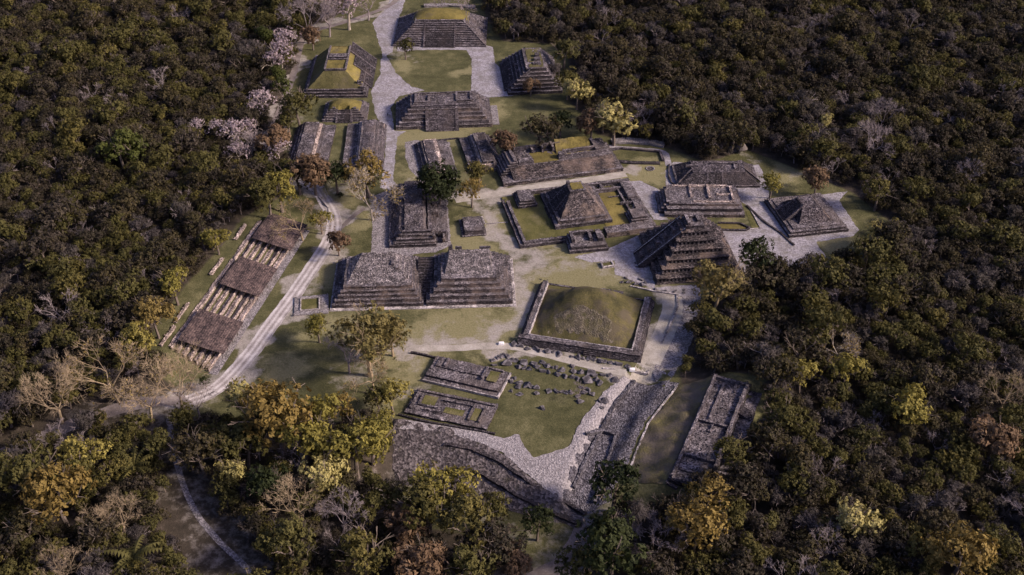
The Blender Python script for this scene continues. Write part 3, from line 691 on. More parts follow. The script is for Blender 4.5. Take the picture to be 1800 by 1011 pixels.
# --- long palace platform with grassy court on top
f = Fr((886, 329), (1096, 301), 26.0)
r = f.root('palace_platform', 'long stone palace platform with ruined rooms and yellow grass floor', 'platform')
W, D = f.W, f.D; hw, hd = W / 2, D / 2
tier(r, -hw, hw, -hd, hd, 0, 1.7, Br, .15, strew=60)
m = MB(); m.stairs((-hw + 5, -hd + 1.6, 1.7), (hw - 3, -hd + 1.6, 1.7), (-hw + 5, -hd + 9.2, 4.6), (hw - 3, -hd + 9.2, 4.6), 9, 1.0); m.build('front_steps', Br, r, .16)
tier(r, -hw + 5, hw - 3, -hd + 9.1, hd - .5, 1.7, 4.6, Md, .2, strew=60)
for i in range(5): tier(r, -hw + .6 + i * 1.15, -hw + 9, -hd + 7 + i * .5, hd - 3 - i * .6, 1.7 + i * .95, 2.7 + i * .95, Dk, .1, name='left_step')
gx0, gx1, gy0, gy1 = -hw + 17, -hw + 29, -hd + 9.6, -hd + 19.5
m = MB(); m.patch((gx0, gy0, 4.68), (gx1, gy0, 4.68), (gx1, gy1, 4.72), (gx0, gy1, 4.72), 1.2); m.build('grass_floor', M['mound_grass'], r, .08)
m = MB(); m.patch((gx1, gy1 - 6, 4.7), (hw - 10, gy1 - 6, 4.7), (hw - 11, hd - 1, 7.0), (gx1 + 2, hd - 1, 7.2), 1.2); m.build('grass_bank', M['mound_grass'], r, .3)
for a, b, c, d, h in ((-hw + 9.5, gx0, gy0, gy0 + 4, 1.6), (gx0 - 1, gx0, gy0, gy0 + 5, 1.5), (gx0 - 7, gx1 + 4, hd - 4, hd - 2.4, 2.2), (gx0 + 1, gx0 + 2.2, hd - 7, hd - 3, 1.8), (gx0 + 6, gx0 + 7.2, hd - 7.5, hd - 3, 2.4), (gx1 - 1, gx1 + .4, hd - 8, hd - 2, 2.4), (gx1, gx1 + 3, gy0 + .5, gy0 + 4, 2.6),
        (-hw + 7, -hw + 8.5, -hd + 9.4, hd - 2, 2.8), (-hw + 8, gx0 - 6, hd - 2.4, hd - 1, 2.2), (gx1 + 3, hw - 5, gy0 + 2, gy0 + 3.4, 1.1), (gx1 + 3, hw - 8, gy0 + 5, gy0 + 6.6, 1.9), (hw - 10, hw - 8, gy0 + 3, hd - 2, 1.9)):
    tier(r, a, b, c, d, 4.6, 4.6 + h, Md, .2, .05, .2, 'ruined_wall', 1.1, 6)
strewn(r, [((gx1 + 2, -hd + 9.5, 4.7), (hw - 3, -hd + 9.5, 4.7), (hw - 4, hd - 2, 5), (gx1 + 2, hd - 2, 5.4)), ((-hw + 9, -hd + 10, 4.7), (gx0, -hd + 10, 4.7), (gx0, hd - 2, 4.8), (-hw + 9, hd - 2, 4.8))], 420, .35, Rb)

# --- walled court with a pointed pyramid
f = Fr((915, 437), (1152, 408), ((1107, 316), (877, 350)))
r = f.root('walled_court', 'stone walled court enclosing the pointed pyramid', 'platform')
W, D = f.W, f.D; hw, hd = W / 2, D / 2
m = MB(); m.patch((-hw + 1, -hd + 1, .5), (hw - 1, -hd + 1, .5), (hw - 1, hd - 1, .5), (-hw + 1, hd - 1, .5), 2); m.build('grass_floor', M['turf'], r, .1)
for nm, a, b, c, d, h, mt in (('left_wall', -hw, -hw + 1.6, -hd, hd - 5, 1.5, Dk), ('left_inner_wall', -hw + 1.6, -hw + 3.4, -hd + 1, hd - 7, 2.3, Md), ('front_wall', -hw, -hw + 24, -hd, -hd + 1.4, 1.3, Dk), ('front_inner_wall', -hw + 1.5, -hw + 24, -hd + 1.4, -hd + 3.2, 1.9, Md),
        ('back_wall', -hw + 12, hw, hd - 2.2, hd, 2.2, Dk), ('right_wall', hw - 4.6, hw, -hd, hd, 2.0, Br), ('front_terrace', -hw + 38, hw - 1, -hd - .2, -hd + 5.4, 2.4, Br)):
    tier(r, a, b, c, d, 0, h, mt, .2, .05, .16, nm, 1.2, 20)
gx0, gx1, gy0, gy1 = f.box(1.0, (1042, 340), (1095, 335), (1118, 402), (1065, 412))
m = MB(); m.patch((hw - 21, -hd + 4, .75), (hw - 9, -hd + 4, .75), (hw - 9, hd - 8, .75), (hw - 21, hd - 8, .75), 1.2); m.build('yellow_lawn', M['mound_grass'], r, .05)
for a, b, c, d, h in ((hw - 24, hw - 3, hd - 7.6, hd - 6.2, 1.9), (hw - 24, hw - 22.6, hd - 7.5, hd - 2, 2.0), (hw - 15, hw - 13.8, hd - 7, hd - 2, 1.6), (hw - 10, hw - 4, hd - 20, hd - 18.8, 1.5), (hw - 8, hw - 7, -hd + 4, hd - 7, 1.3), (hw - 13, hw - 8, hd - 13, hd - 12.2, .9), (hw - 5.5, hw - 1.2, hd - 17, hd - 3, 2.3)):
    tier(r, a, b, c, d, .4, h + .4, Md, .12, .04, .18, 'ruined_wall', 1.0, 8)
for i in range(3): tier(r, hw - 10.5 + i * .8, hw - 1.5 - i * .6, -hd + 6 + i * .8, -hd + 15.5 - i * .5, .5 + i * 1.0, 1.6 + i * 1.0, Dk, .15, name='room_block', strew=10)
strewn(r, [((hw - 22, hd - 6, 1), (hw - 6, hd - 6, 1), (hw - 6, hd - 2, 1), (hw - 22, hd - 2, 1)), ((hw - 7, -hd + 15, 1.2), (hw - 4, -hd + 15, 1.2), (hw - 4, hd - 6, 1.2), (hw - 7, hd - 6, 1.2))], 220, .33, Rb)

f2 = Fr((979, 407), (1078, 392), ((1044, 337), (945, 343)))
r = f2.root('pointed_pyramid', 'steep dark pyramid with small grassy top inside the walled court', 'pyramid')
W, D = f2.W, f2.D; hw2, hd2 = W / 2, D / 2
tier(r, -hw2, hw2, -hd2, hd2, .3, 2.1, Dk, .25, strew=40)
tier(r, -hw2 + 1.6, hw2 - 1.6, -hd2 + 1.6, hd2 - 1.6, 2.1, 3.6, Br, .25, strew=40)
b0 = (-hw2 + 3, hw2 - 2.6, -hd2 + 3, hd2 - 2.8); HT = 12.2; t0 = (-3.4, 3.0, -3.6, 3.4)
for nm, q, mt in (('front_face', ((b0[0], b0[2], 3.6), (b0[1], b0[2], 3.6), (t0[1], t0[2], HT), (t0[0], t0[2], HT)), Br), ('right_face', ((b0[1], b0[2], 3.6), (b0[1], b0[3], 3.6), (t0[1], t0[3], HT), (t0[1], t0[2], HT)), Br), ('back_face', ((b0[1], b0[3], 3.6), (b0[0], b0[3], 3.6), (t0[0], t0[3], HT), (t0[1], t0[3], HT)), Dk), ('left_face', ((b0[0], b0[3], 3.6), (b0[0], b0[2], 3.6), (t0[0], t0[2], HT), (t0[0], t0[3], HT)), Dk)):  # left and back in darker stone: shade painted by choice of material
    m = MB(); m.patch(*q, .9); m.build(nm, mt, r, .3, .9)
tier(r, t0[0] - .3, t0[1] + .3, t0[2] - .3, t0[3] + .3, HT - .8, HT + .3, Md, .1, name='crown', seg=1)
m = MB(); m.patch((t0[0] + .8, t0[2] + .6, HT + .4), (t0[1] - .4, t0[2] + .6, HT + .4), (t0[1] - .4, t0[3] - .6, HT + .4), (t0[0] + .8, t0[3] - .6, HT + .4), .8); m.build('grass_top', M['mound_grass'], r, .12)
tier(r, t0[0] - .4, t0[0] + 1.2, t0[3] - 2, t0[3] + .3, HT, HT + 1.4, Md, .3, name='crown_stub', seg=.8)
flight(r, (-hw2 - .5, 3.5, .4), (-hw2 - .5, -4.5, .4), (t0[0] - .2, 2.2, HT - .4), (t0[0] - .2, -2.6, HT - .4), 24, Dk, Md, (0, -.7, 0), .4)

f2 = Fr((910, 369), (945, 365), 12.0)
r = f2.root('stone_block', 'square dark stone platform in the back left corner of the court', 'platform')
for i in range(3): tier(r, -f2.W / 2 + i * .7, f2.W / 2 - i * .7, -6 + i * .7, 6 - i * .7, .4 + i * 1.0, 1.5 + i * 1.0, Dk, .15, strew=18)
f2 = Fr((1001, 447), (1070, 441), 11.5)
r = f2.root('shrine_platform', 'dark walled shrine block at the front of the court', 'platform')
a = f2.W / 2
for i in range(2): tier(r, -a + i * .8, a - i * .8, -5.75 + i * .9, 5.75, i * 1.3, 1.4 + i * 1.3, Dk, .2, strew=24)
for q in ((-a + 1.6, a - 4.5, 3.8, 5.4), (-a + 1.6, -a + 3.2, -2, 5), (a - 7.5, a - 6, -1.5, 5), (a - 4, a - 1.6, -2, 5.2)): tier(r, *q, 2.6, 4.3, Dk, .12, .04, .15, 'shrine_wall', 1.0, 6)
m = MB(); m.patch((-a + 3, -2, 2.75), (a - 7, -2, 2.75), (a - 7, 4, 2.75), (-a + 3, 4, 2.75), 1.0); m.build('shrine_floor', Rb, r, .1)

# --- pyramid of the niches
f = Fr((1152, 504), (1303, 491), ((1262, 404), (1128, 415)))
r = f.root('niche_pyramid', 'tall brown pyramid with rows of square niches and diagonal stair', 'pyramid')
W = (f.W + f.D) / 2
HN = 2.75; IN = 2.35; LIM = W / 2
def niche_row(root, hx, z0, z1, n):
    m = MB(); st = 2 * (hx - .45) / n; wd = st * .42
    for sx, sy in ((0, -1), (1, 0), (0, 1), (-1, 0)):
        for i in range(n + 1):
            t = -hx + .45 + st * i
            if sx == 0: m.block(t - wd / 2, t + wd / 2, *sorted((sy * (hx - .75), sy * (hx - .02))), z0, z1, 0, 9, top=False)
            else: m.block(*sorted((sx * (hx - .75), sx * (hx - .02))), t - wd / 2, t + wd / 2, z0, z1, 0, 9, top=False)
    return m.build('niche_row', Md, root, .05, kind='stuff')
for k in range(6):
    hx = LIM - IN * k; z = HN * k
    m = MB(); m.block(-hx, hx, -hx, hx, z, z + 1.0, .45, 1.5); t = m.build('tier', Br, r, .12)
    m = MB(); m.block(-hx + 1.2, hx - 1.2, -hx + 1.2, hx - 1.2, z + .9, z + 2.2, 0, 2); m.build('niche_back', Dk, t, .05)
    niche_row(t, hx - .42, z + .98, z + 2.1, int(22 - 3.1 * k))
    m = MB(); m.block(-hx + .55, hx - .55, -hx + .55, hx - .55, z + 2.1, z + HN + .05, (-.35,) * 4, 1.3)
    for _ in range(int(40 - 4 * k)):
        e = RNG.choice((-1, 1)); u = RNG.uniform(-hx, hx); q = (u, e * (hx - .6)) if RNG.random() < .5 else (e * (hx - .6), u); m.stone((*q, z + HN), RNG.uniform(.15, .4), RNG)
    m.build('cornice', Br, t, .16, .9)
hx = LIM - IN * 6; z = HN * 6
tier(r, -hx, hx, -hx, hx, z, z + 1.6, Dk, .2, name='temple_wall', strew=20)
tier(r, -hx + .7, -hx + 2, -hx + .6, hx - .6, z + 1.6, z + 2.9, Dk, .2, name='temple_wall', seg=1)
tier(r, hx - 2.4, hx - .8, -1, hx - .6, z + 1.6, z + 2.7, Dk, .2, name='temple_wall', seg=1)
tier(r, -hx + 1, hx - 1, hx - 1.6, hx - .5, z + 1.6, z + 2.4, Dk, .2, name='temple_wall', seg=1)
ztop = HN * 6
flight(r, (-LIM - 4.6, 4.3, 0), (-LIM - 4.6, -4.3, 0), (-hx - .4, 4.3, ztop + .3), (-hx - .4, -4.3, ztop + .3), 40, Md, Dk, (0, -1.1, 0), .9, z0=0)
for y_ in (4.3, -4.7):
    m = MB(); m.beam((-LIM - 4.6, y_, .95), (-hx - .4, y_, ztop + 1.25), (0, .4, 0), .12); m.build('balustrade_coping', M['kerb'], r, .04)
for i, t in enumerate((.12, .29, .46, .63, .80)):
    x = (-LIM - 4.6) * (1 - t) - hx * t; m = MB(); m.block(x - .9, x + 1.1, -1.4, 1.4, ztop * t - .6, ztop * t + 1.7, .05); m.build('stair_altar', Md, r, .06)
m = MB(); m.block(-4.5, -.2, -LIM + 1.3, -LIM + 1.8, .9, 2.5, 0); m.build('white_tarpaulin', M['white'], r, .1)

# --- ruined long building behind the niche pyramid
f = Fr((1168, 382), (1309, 383), 22.0)
r = f.root('terraced_house', 'long terraced stone ruin right behind the niche pyramid', 'platform')
W, D = f.W, f.D; hw, hd = W / 2, D / 2
for i, (h, mt) in enumerate(((1.5, Br), (1.5, Dk), (1.0, Br))): tier(r, -hw + i * 1.1, hw - i * 1.0, -hd + i * 2.4, hd - i * .6, (0, 1.5, 3.0)[i], (1.5, 3.0, 4.0)[i], mt, .2, strew=40)
for i in range(4): tier(r, -hw - 2.4 + i * 1.2, -hw + 1.6 + i * 1.0, -hd + 3 + i, hd - 3 - i * .5, 0, 1.2 + i * 1.0, Dk, .2, name='left_step')
for a, b, c, d, h in ((-hw + 12, -hw + 13, -1, hd - 2, 1.2), (-hw + 12, hw - 6, hd - 3, hd - 1.8, 1.3), (-hw + 20, -hw + 21.2, -2, hd - 2, 1.6), (-hw + 13, hw - 4, -hd + 6, -hd + 7, .7), (-hw + 24, hw - 5, 1, 2, 1.0), (hw - 5, hw - 4, -3, hd - 3, 1.5), (-hw + 5, -hw + 12, hd - 2.6, hd - 1.6, .8)):
    tier(r, a, b, c, d, 4.0, 4.0 + h * .6, M['trench'], .12, .04, .18, 'ruined_wall', 1.0, 8)
strewn(r, [((-hw + 12, -hd + 6, 4.1), (hw - 4, -hd + 6, 4.1), (hw - 4, hd - 2, 4.1), (-hw + 12, hd - 2, 4.1))], 260, .34, Rb)

# --- low wide platform at the right back
f = Fr((1190, 331), (1336, 330), 20.0)
r = f.root('low_platform', 'low dark wide platform with sloping sides and small central stair', 'platform')
W, D = f.W, f.D; hw, hd = W / 2, D / 2
tier(r, -hw, hw, -hd, hd, 0, 1.0, Dk, .1, strew=50)
m = MB(); m.block(-hw + .8, hw - .8, -hd + .6, hd - .3, 1.0, 4.4, (6.5, 5, 4.8, 3), 1.2); m.build('sloped_body', Dk, r, .25, .8)
m = MB(); m.block(-hw + 7.6, hw - 6, -hd + 5.6, hd - 3.5, 4.4, 4.9, .1, 1.2); m.build('upper_floor', Md, r, .25, .8)
flight(r, (-4.2, -hd - .3, 0), (1.6, -hd - .3, 0), (-4.2, -hd + 5.6, 4.6), (1.6, -hd + 5.6, 4.6), 14, Dk, Md, (.9, 0, 0), .35)
for s, x in ((1, -hw + 8), (-1, hw - 6.5)):
    m = MB(); m.beam((x - s * 7, -hd + 2.5, 1.6), (x, -hd + 9, 4.8), (0, .8, 0), .4, .5); m.build('ridge', Md, r, .1)
for q in ((-2, 10, 3, 4), (-14, -8, 1, 2), (8, 9, -2, 5)): tier(r, *q, 4.7, 5.6, Md, .1, .04, .2, 'ruined_wall', 1.0)
strewn(r, [((-hw + 8, -hd + 6, 5), (hw - 7, -hd + 6, 5), (hw - 7, hd - 4, 5), (-hw + 8, hd - 4, 5))], 200, .3, Md)

# --- right hand pyramid on a square platform
f = Fr((1388, 418), (1493, 408), ((1441, 345), (1341, 355)))
r = f.root('square_pyramid', 'low square pyramid with a dark stair on its left, on the right terrace', 'pyramid')
W, D = f.W, f.D; hw, hd = W / 2, D / 2
tier(r, -hw, hw, -hd, hd, 0, 1.3, Dk, .15, strew=50)
tier(r, -hw + .9, hw - .9, -hd + .9, hd - .9, 1.3, 2.2, Dk, .15, strew=30)
tier(r, -hw + 2.6, hw - 2.4, -hd + 2.5, hd - 2.4, 2.0, 2.6, Md, .3, strew=30)
bx = (-hw + 6.2, hw - 4.8, -hd + 5.2, hd - 5.0); tx = (-3.2, 2.6, -2.2, 3.6)
for nm, q, mt in (('front_face', ((bx[0], bx[2], 2.2), (bx[1], bx[2], 2.2), (tx[1], tx[2], 8), (tx[0], tx[2], 8)), Md), ('right_face', ((bx[1], bx[2], 2.2), (bx[1], bx[3], 2.2), (tx[1], tx[3], 8), (tx[1], tx[2], 8)), Br), ('back_face', ((bx[1], bx[3], 2.2), (bx[0], bx[3], 2.2), (tx[0], tx[3], 8), (tx[1], tx[3], 8)), Br), ('left_face', ((bx[0], bx[3], 2.2), (bx[0], bx[2], 2.2), (tx[0], tx[2], 8), (tx[0], tx[3], 8)), Dk)):  # left darker, right warmer: the sun's shading put into the stone colours
    m = MB(); m.patch(*q, .9); m.build(nm, mt, r, .28, .9)
m = MB(); m.patch((tx[0], tx[2], 8), (tx[1], tx[2], 8), (tx[1], tx[3], 8), (tx[0], tx[3], 8), .9); m.build('top', Md, r, .28, .9)
strewn(r, [((bx[0], bx[2], 2.4), (bx[1], bx[2], 2.4), (tx[1], tx[2], 8.1), (tx[0], tx[2], 8.1)), ((bx[1], bx[2], 2.4), (bx[1], bx[3], 2.4), (tx[1], tx[3], 8.1), (tx[1], tx[2], 8.1))], 320, .3, Md)
flight(r, (-hw + 1.5, 3.6, 2.1), (-hw + 1.5, -4.2, 2.1), (tx[0], 3.0, 8), (tx[0], -2.4, 8), 16, Dk, Md, (0, -.8, 0), .4)

# --- long house mound in the middle left
f = Fr((678, 440), (788, 430), ((783, 333), (684, 333)))
r = f.root('long_house_mound', 'long collapsed stone house mound with a rubble ridge', 'platform')
W, D = f.W, f.D; hw, hd = W / 2, D / 2
tier(r, -hw + 1, hw - 5, -hd, hd, 0, 1.4, Dk, .3, strew=60)
tier(r, hw - 6, hw, -hd + 3, hd - 1, 0, .7, Md, .1, strew=30, name='side_terrace')
m = MB(); m.block(-hw + 1.6, -1.5, -hd + 4.2, hd - .6, 1.2, 4.2, (4.0, .3, 1.0, .6), 1.0); m.build('left_body', Md, r, .35, .7)
m = MB(); m.block(-5.6, 5.0, -hd + 5.2, hd - .8, 1.2, 5.2, (.2, 2.4, 1.0, .5), 1.0); m.build('rubble_ridge', Md, r, .3, .8)
m = MB(); m.block(6.0, hw - 4.4, -hd + 6.5, hd - 2.0, .6, 3.4, (.3, 4.0, 1.0, 1.0), 1.0); m.build('right_body', Md, r, .35, .7)
for i in range(4): tier(r, -hw + 3 + i * 1.2, 7.6 - i * .5, -hd + .6 + i * 1.35, -hd + 6, 1.0 + i * 1.05, 2.1 + i * 1.05, Br if i % 2 == 0 else Dk, .2, name='front_step', strew=24)
for q, h in (((4.6, 5.6, -hd + 6, hd - 3), 3.4), ((5.6, 9.5, -2, -1), 3.6), ((5.6, 9.0, 6, 7), 3.8), ((6.4, 7.6, -hd + 2, -hd + 8), 4.2), ((8.6, 12.5, -hd + 6.4, -hd + 7.4), 3.3), ((10.8, 11.8, -hd + 2, -hd + 7), 2.4)): tier(r, *q, .8, h, Br, .12, .04, .18, 'ruined_wall', 1.0, 8)
strewn(r, [((-5, -hd + 6, 5.3), (2, -hd + 6, 5.3), (2, hd - 2, 5.3), (-5, hd - 2, 5.3))], 320, .33, Rb)
strewn(r, [((-hw + 2, -hd + 4, 2), (-6, -hd + 4, 5), (-6, hd - 2, 5), (-hw + 2, hd - 2, 2)), ((7, -hd + 7, 3.6), (hw - 5, -hd + 7, 1.4), (hw - 5, hd - 2, 1.4), (7, hd - 2, 3.6))], 420, .3, Md)

# --- little black block in the lawn
f = Fr((813, 417), (857, 414), ((847, 385), (806, 387)))
r = f.root('stone_block', 'small black stone block alone on the middle lawn', 'platform')
hw, hd = f.W / 2, f.D / 2
tier(r, -hw, hw, -hd, hd, 0, .5, Md, .05, strew=10); tier(r, -hw + .7, hw - .6, -hd + .6, hd - .6, .5, 2.3, Dk, .7, strew=30)

# --- twin pyramids
f = Fr((576, 549), (906, 538), ((902, 449), (594, 464)))
W, D = f.W, f.D
ap = f.root('pyramid_apron', 'low pale stone kerb platform under the twin rubble pyramids', 'platform')
tier(ap, -W / 2, W / 2, -D / 2, D / 2 - 1, 0, .35, M['kerb'], .1, .02, .12, 'kerb_slab', 1.5)
def rubble_pyr(cx, w, d, n, ins, h, label, back, nm, ta=(1.0, 1.0)):
    o = empty(nm, f.c + f.u * cx + f.v * 0.3, f.ang, label, 'pyramid', 'twin rubble pyramids')
    x0, x1, y0, y1, zt = stepped(o, w, d, n, ins, h, Br, z0=.3, bat=.25, strew=60, amp=.18)
    m = MB(); zb = zt + back
    xa, xb = x0 + ta[0], x1 - ta[1]
    m.patch((x0, y0, zt), (x1, y0, zt), (xb, y1 - 1.5, zb), (xa, y1 - 1.5, zb), .8)
    m.patch((x0, y0, zt), (xa, y1 - 1.5, zb), (x0, y1, zt), (x0, y1, zt), 1); m.patch((x1, y0, zt), (xb, y1 - 1.5, zb), (x1, y1, zt), (x1, y1, zt), 1); m.patch((xa, y1 - 1.5, zb), (xb, y1 - 1.5, zb), (x1, y1, zt), (x0, y1, zt), 1)
    m.build('rubble_slope', Rb, o, .25, .9)
    strewn(o, [((x0, y0, zt), (x1, y0, zt), (xb, y1 - 1.5, zb), (xa, y1 - 1.5, zb))], 1300, .26, Rb)
    return o, x0, x1, y0, y1, zt, zb
wl_ = W * .492; wr = W * .468
o, x0, x1, y0, y1, zt, zb = rubble_pyr(W / 2 - wr / 2 - 1.2, wr, D - 2.5, 5, (1.5, 1.55, 1.75, 1.5), 1.6, 'right one of two stepped pyramids with pale rubble tops', 3.2, 'rubble_pyramid', (2.0, 1.2))
for q, h in (((x0 + 1.5, x0 + 3.2, y1 - 1.6, y1 - .2), 1.8), ((x0 + 4.2, x0 + 7, y1 - 1, y1 - .2), .9), ((x1 - 5, x1 - .4, y1 - .9, y1 - .1), .7)): tier(o, *q, zb - .4, zb + h, Md, .1, .03, .15, 'wall_stub', .8)
o, x0, x1, y0, y1, zt, zb = rubble_pyr(-W / 2 + wl_ / 2 + .8, wl_, D - 2.5, 5, (1.15, 1.1, 1.2, 1.4), 1.35, 'left one of two stepped pyramids with pale rubble tops', 3.6, 'rubble_pyramid', (5.5, 7.5))
for i in range(4): tier(o, x1 - 1.9 * (i + 1), x1 - 1.9 * i - .5, y0 + 3 + i * 2.2, y1 - .6, zt - 1, zt + .5 + i * .85, [Br, Md][i % 2], .1, .05, .15, 'side_rib', 1.2, 12)
# stepped infill between the two
cxm = (-W / 2 + wl_ + .8 + W / 2 - wr - 1.2) / 2
st_ = empty('connecting_stair', f.c + f.u * cxm, f.ang, 'dark narrow ribbed steps between the twin pyramids', 'staircase')
m = MB(); m.stairs((-3.0, -D / 2 + 2.6, .3), (3.0, -D / 2 + 2.6, .3), (-3.0, D / 2 - 7, 6.2), (3.0, D / 2 - 7, 6.2), 16, .3); m.build('steps', Dk, st_, .06)
f3 = Fr((517, 556), (578, 551), 12.0)
pl = f3.root('planter_terrace', 'low grey stone terrace with a square of grass beside the twin pyramids', 'platform')
a, b = f3.W / 2, 6
for q in ((-a, a, -b, -b + 2.4), (-a, -a + 2.4, -b + 2.4, b), (a - 3.6, a, -b + 2.4, b), (-a + 2.4, a - 3.6, b - 1.6, b)): tier(pl, *q, 0, .55, M['pave_dim'], .05, .02, .1, 'stone_border', 1.2, 6)
for q in ((-a + 2.2, a - 3.4, -b + 2.2, -b + 2.7), (-a + 2.2, -a + 2.7, -b + 2.6, b - 1.8), (a - 3.9, a - 3.4, -b + 2.6, b - 1.8), (-a + 2.6, a - 3.8, b - 2, b - 1.6)): tier(pl, *q, .3, .95, M['kerb'], .03, .02, .06, 'kerb', 1.2)
m = MB(); m.patch((-a + 2.6, -b + 2.6, .4), (a - 3.8, -b + 2.6, .4), (a - 3.8, b - 1.8, .4), (-a + 2.6, b - 1.8, .4), 1.2); m.build('grass_square', M['turf'], pl, .04)

# --- big grassy mound inside stone walls
f = Fr((909, 603), (1118, 641), ((1160, 522), (946, 506)))
r = f.root('grassy_mound', 'large domed grass mound framed by dark stone walls', 'mound')
W, D = f.W, f.D; hw, hd = W / 2, D / 2
def mf(u, v):
    v = v - .3 * (1 - v * v)
    rr = (abs(u) ** 4.5 + abs(v) ** 4.5) ** (1 / 4.5); q = 1 - rr
    z = 1.35 * q if q < .55 else .7425 + .3 * (1 - math.exp(-(q - .55) * 4.5))
    z -= .16 * math.exp(-((u + .55) ** 2 * 14 + (v - .5) ** 2 * 9)) - .03 * math.sin(u * 9 + v * 4) * q - .02 * math.sin(v * 13 - u * 7) * q
    return max(0, z)
dome(r, -hw + 3.2, hw - 3.2, -hd + 3.4, hd - 1.5, .9, 9.4, M['dome_grass'], 'grass_dome', n=48, amp=.35, fn=mf)
m = MB(); m.patch((-hw + 2, -hd + 2, .95), (hw - 2, -hd + 2, .95), (hw - 2, hd - 1, .95), (-hw + 2, hd - 1, .95), 2); m.build('grass_floor', M['dull_grass'], r, .1)
m = MB(); N = 30   # exposed rubble on the near flank
for j in range(N + 1):
    for i in range(N + 1):
        u = -.72 + 1.36 * i / N; lim = -.80 + .05 * math.sin(i * 1.7); top = .0 - .65 * abs(u + .05) ** 1.4; v = lim + (top - lim) * j / N
        X0, X1, Y0, Y1 = -hw + 3.2, hw - 3.2, -hd + 3.4, hd - 1.5
        p = Vector((X0 + (X1 - X0) * (u + 1) / 2, Y0 + (Y1 - Y0) * (v + 1) / 2, .9 + 9.4 * mf(u, v) - .3 + .5 * min(1, 5 * min(i / N, 1 - i / N, j / N, 1 - j / N)))); m.v.append(p)
for j in range(N):
    for i in range(N): k = j * (N + 1) + i; m.f.append((k, k + 1, k + N + 2, k + N + 1))
m.build('rubble_patch', M['bank'], r, .38, .37)
for nm, q, h, bt in (('front_wall', (-hw, hw, -hd, -hd + 4.2), 2.3, (.2, .2, 1.7, .2)), ('left_wall', (-hw, -hw + 3.6, -hd + 4.2, hd), 2.3, (1.7, .1, .1, .1)), ('right_wall', (hw - 3.8, hw, -hd + 4.2, hd - 1), 2.3, (.2, 1.8, .1, .1)), ('back_wall', (-hw + 3, hw - 14, hd - 1.2, hd), 1.2, .1)):
    tier(r, *q, 0, h, Dk, bt, .05, .14, nm, 1.3, 40)
m = MB(); m.stairs((2, -hd - .8, 0), (7, -hd - .8, 0), (2, -hd + 2.6, 2.35), (7, -hd + 2.6, 2.35), 6, 0); m.build('front_steps', Dk, r, .08)
for q in ((-hw + 3.5, hw - 3.6, -hd + 4.1, -hd + 4.6), (-hw + 3.5, -hw + 4.0, -hd + 4.6, hd - 1), (hw - 4.2, hw - 3.7, -hd + 4.6, hd - 2)): tier(r, *q, .8, 2.5, M['kerb'], .02, .02, .12, 'coping', 1.2)
for q in ((hw - 17, hw - 13, hd - 2.5, hd + .6), (hw - 15, hw - 1, hd - 3.2, hd - 2.6), (-2, 6, hd - .6, hd + .8)): tier(r, *q, 0, 1.8, Md, .1, .03, .18, 'ruined_wall', 1.0, 8)

# --- two low foundations by the boulders
f = Fr((744, 669), (875, 703), ((899, 659), (766, 629)))
r = f.root('low_foundation', 'low rectangular stone foundation left of the boulders, further of two', 'foundation')
hw, hd = f.W / 2, f.D / 2
tier(r, -hw, hw, -hd, hd, 0, .7, Dk, .15, strew=40); tier(r, -hw + .3, hw - .8, -hd + 2.2, hd - .3, .7, 1.5, Dk, .3, strew=50)
tier(r, -hw + 2, hw - 3, -hd + 7.6, hd - .8, 1.5, 2.0, Md, .2, strew=40)
for q in ((-hw, hw, -hd - .2, -hd + .35), (hw - .6, hw + .1, -hd + .35, hd)): tier(r, *q, 0, .95, M['kerb'], .02, .02, .08, 'kerb', 1.2)
for q in ((hw - 9, hw - 8, -1, hd - 1), (hw - 8, hw - 2.4, hd - 2, hd - 1), (-hw + 5, -hw + 6, 1, hd - 1)): tier(r, *q, 1.9, 2.6, Md, .1, .02, .16, 'ruined_wall', 1)
m = MB(); m.patch((hw - 7, -1, 2.05), (hw - 3, -1, 2.05), (hw - 3, hd - 2.4, 2.05), (hw - 7, hd - 2.4, 2.05), 1); m.build('grass_patch', M['turf'], r, .05)
f = Fr((711, 728), (857, 757), ((873, 717), (735, 684)))
r = f.root('low_foundation', 'low rectangular stone foundation with small grass beds, nearer of two', 'foundation')
hw, hd = f.W / 2, f.D / 2
tier(r, -hw, hw, -hd, hd, 0, .9, Dk, .1, strew=60)
for q in ((-hw + .8, hw - .5, hd - 1.6, hd - .4), (-hw + .8, -hw + 1.8, -hd + 2, hd - 1.6), (-hw + 3, -hw + 11, -hd + 4.5, -hd + 5.3), (-hw + 3, -hw + 3.8, -hd + 5.3, hd - 3), (hw - 8, hw - 7.2, -hd + 2, hd - 3), (hw - 4, hw - 3.2, -hd + 2, hd - 3), (-hw + 11, hw - 8, hd - 4, hd - 3.2)): tier(r, *q, .8, 1.6, Md, .1, .02, .15, 'ruined_wall', 1, 5)
m = MB(); m.stairs((-hw + 6, -hd - .3, 0), (-hw + 13, -hd - .3, 0), (-hw + 6, -hd + 3.4, 1.3), (-hw + 13, -hd + 3.4, 1.3), 5, 0); m.build('steps', Dk, r, .06)
for q in ((-hw + 4, -hw + 9, -hd + 5.6, hd - 2.5), (-hw + 13, hw - 10, -hd + 3.5, -hd + 6.5), (hw - 7, hw - 4.4, -hd + 2.6, hd - 4)): 
    m = MB(); m.patch((q[0], q[2], 1.02), (q[1], q[2], 1.02), (q[1], q[3], 1.02), (q[0], q[3], 1.02), 1); m.build('grass_bed', M['turf'], r, .05)

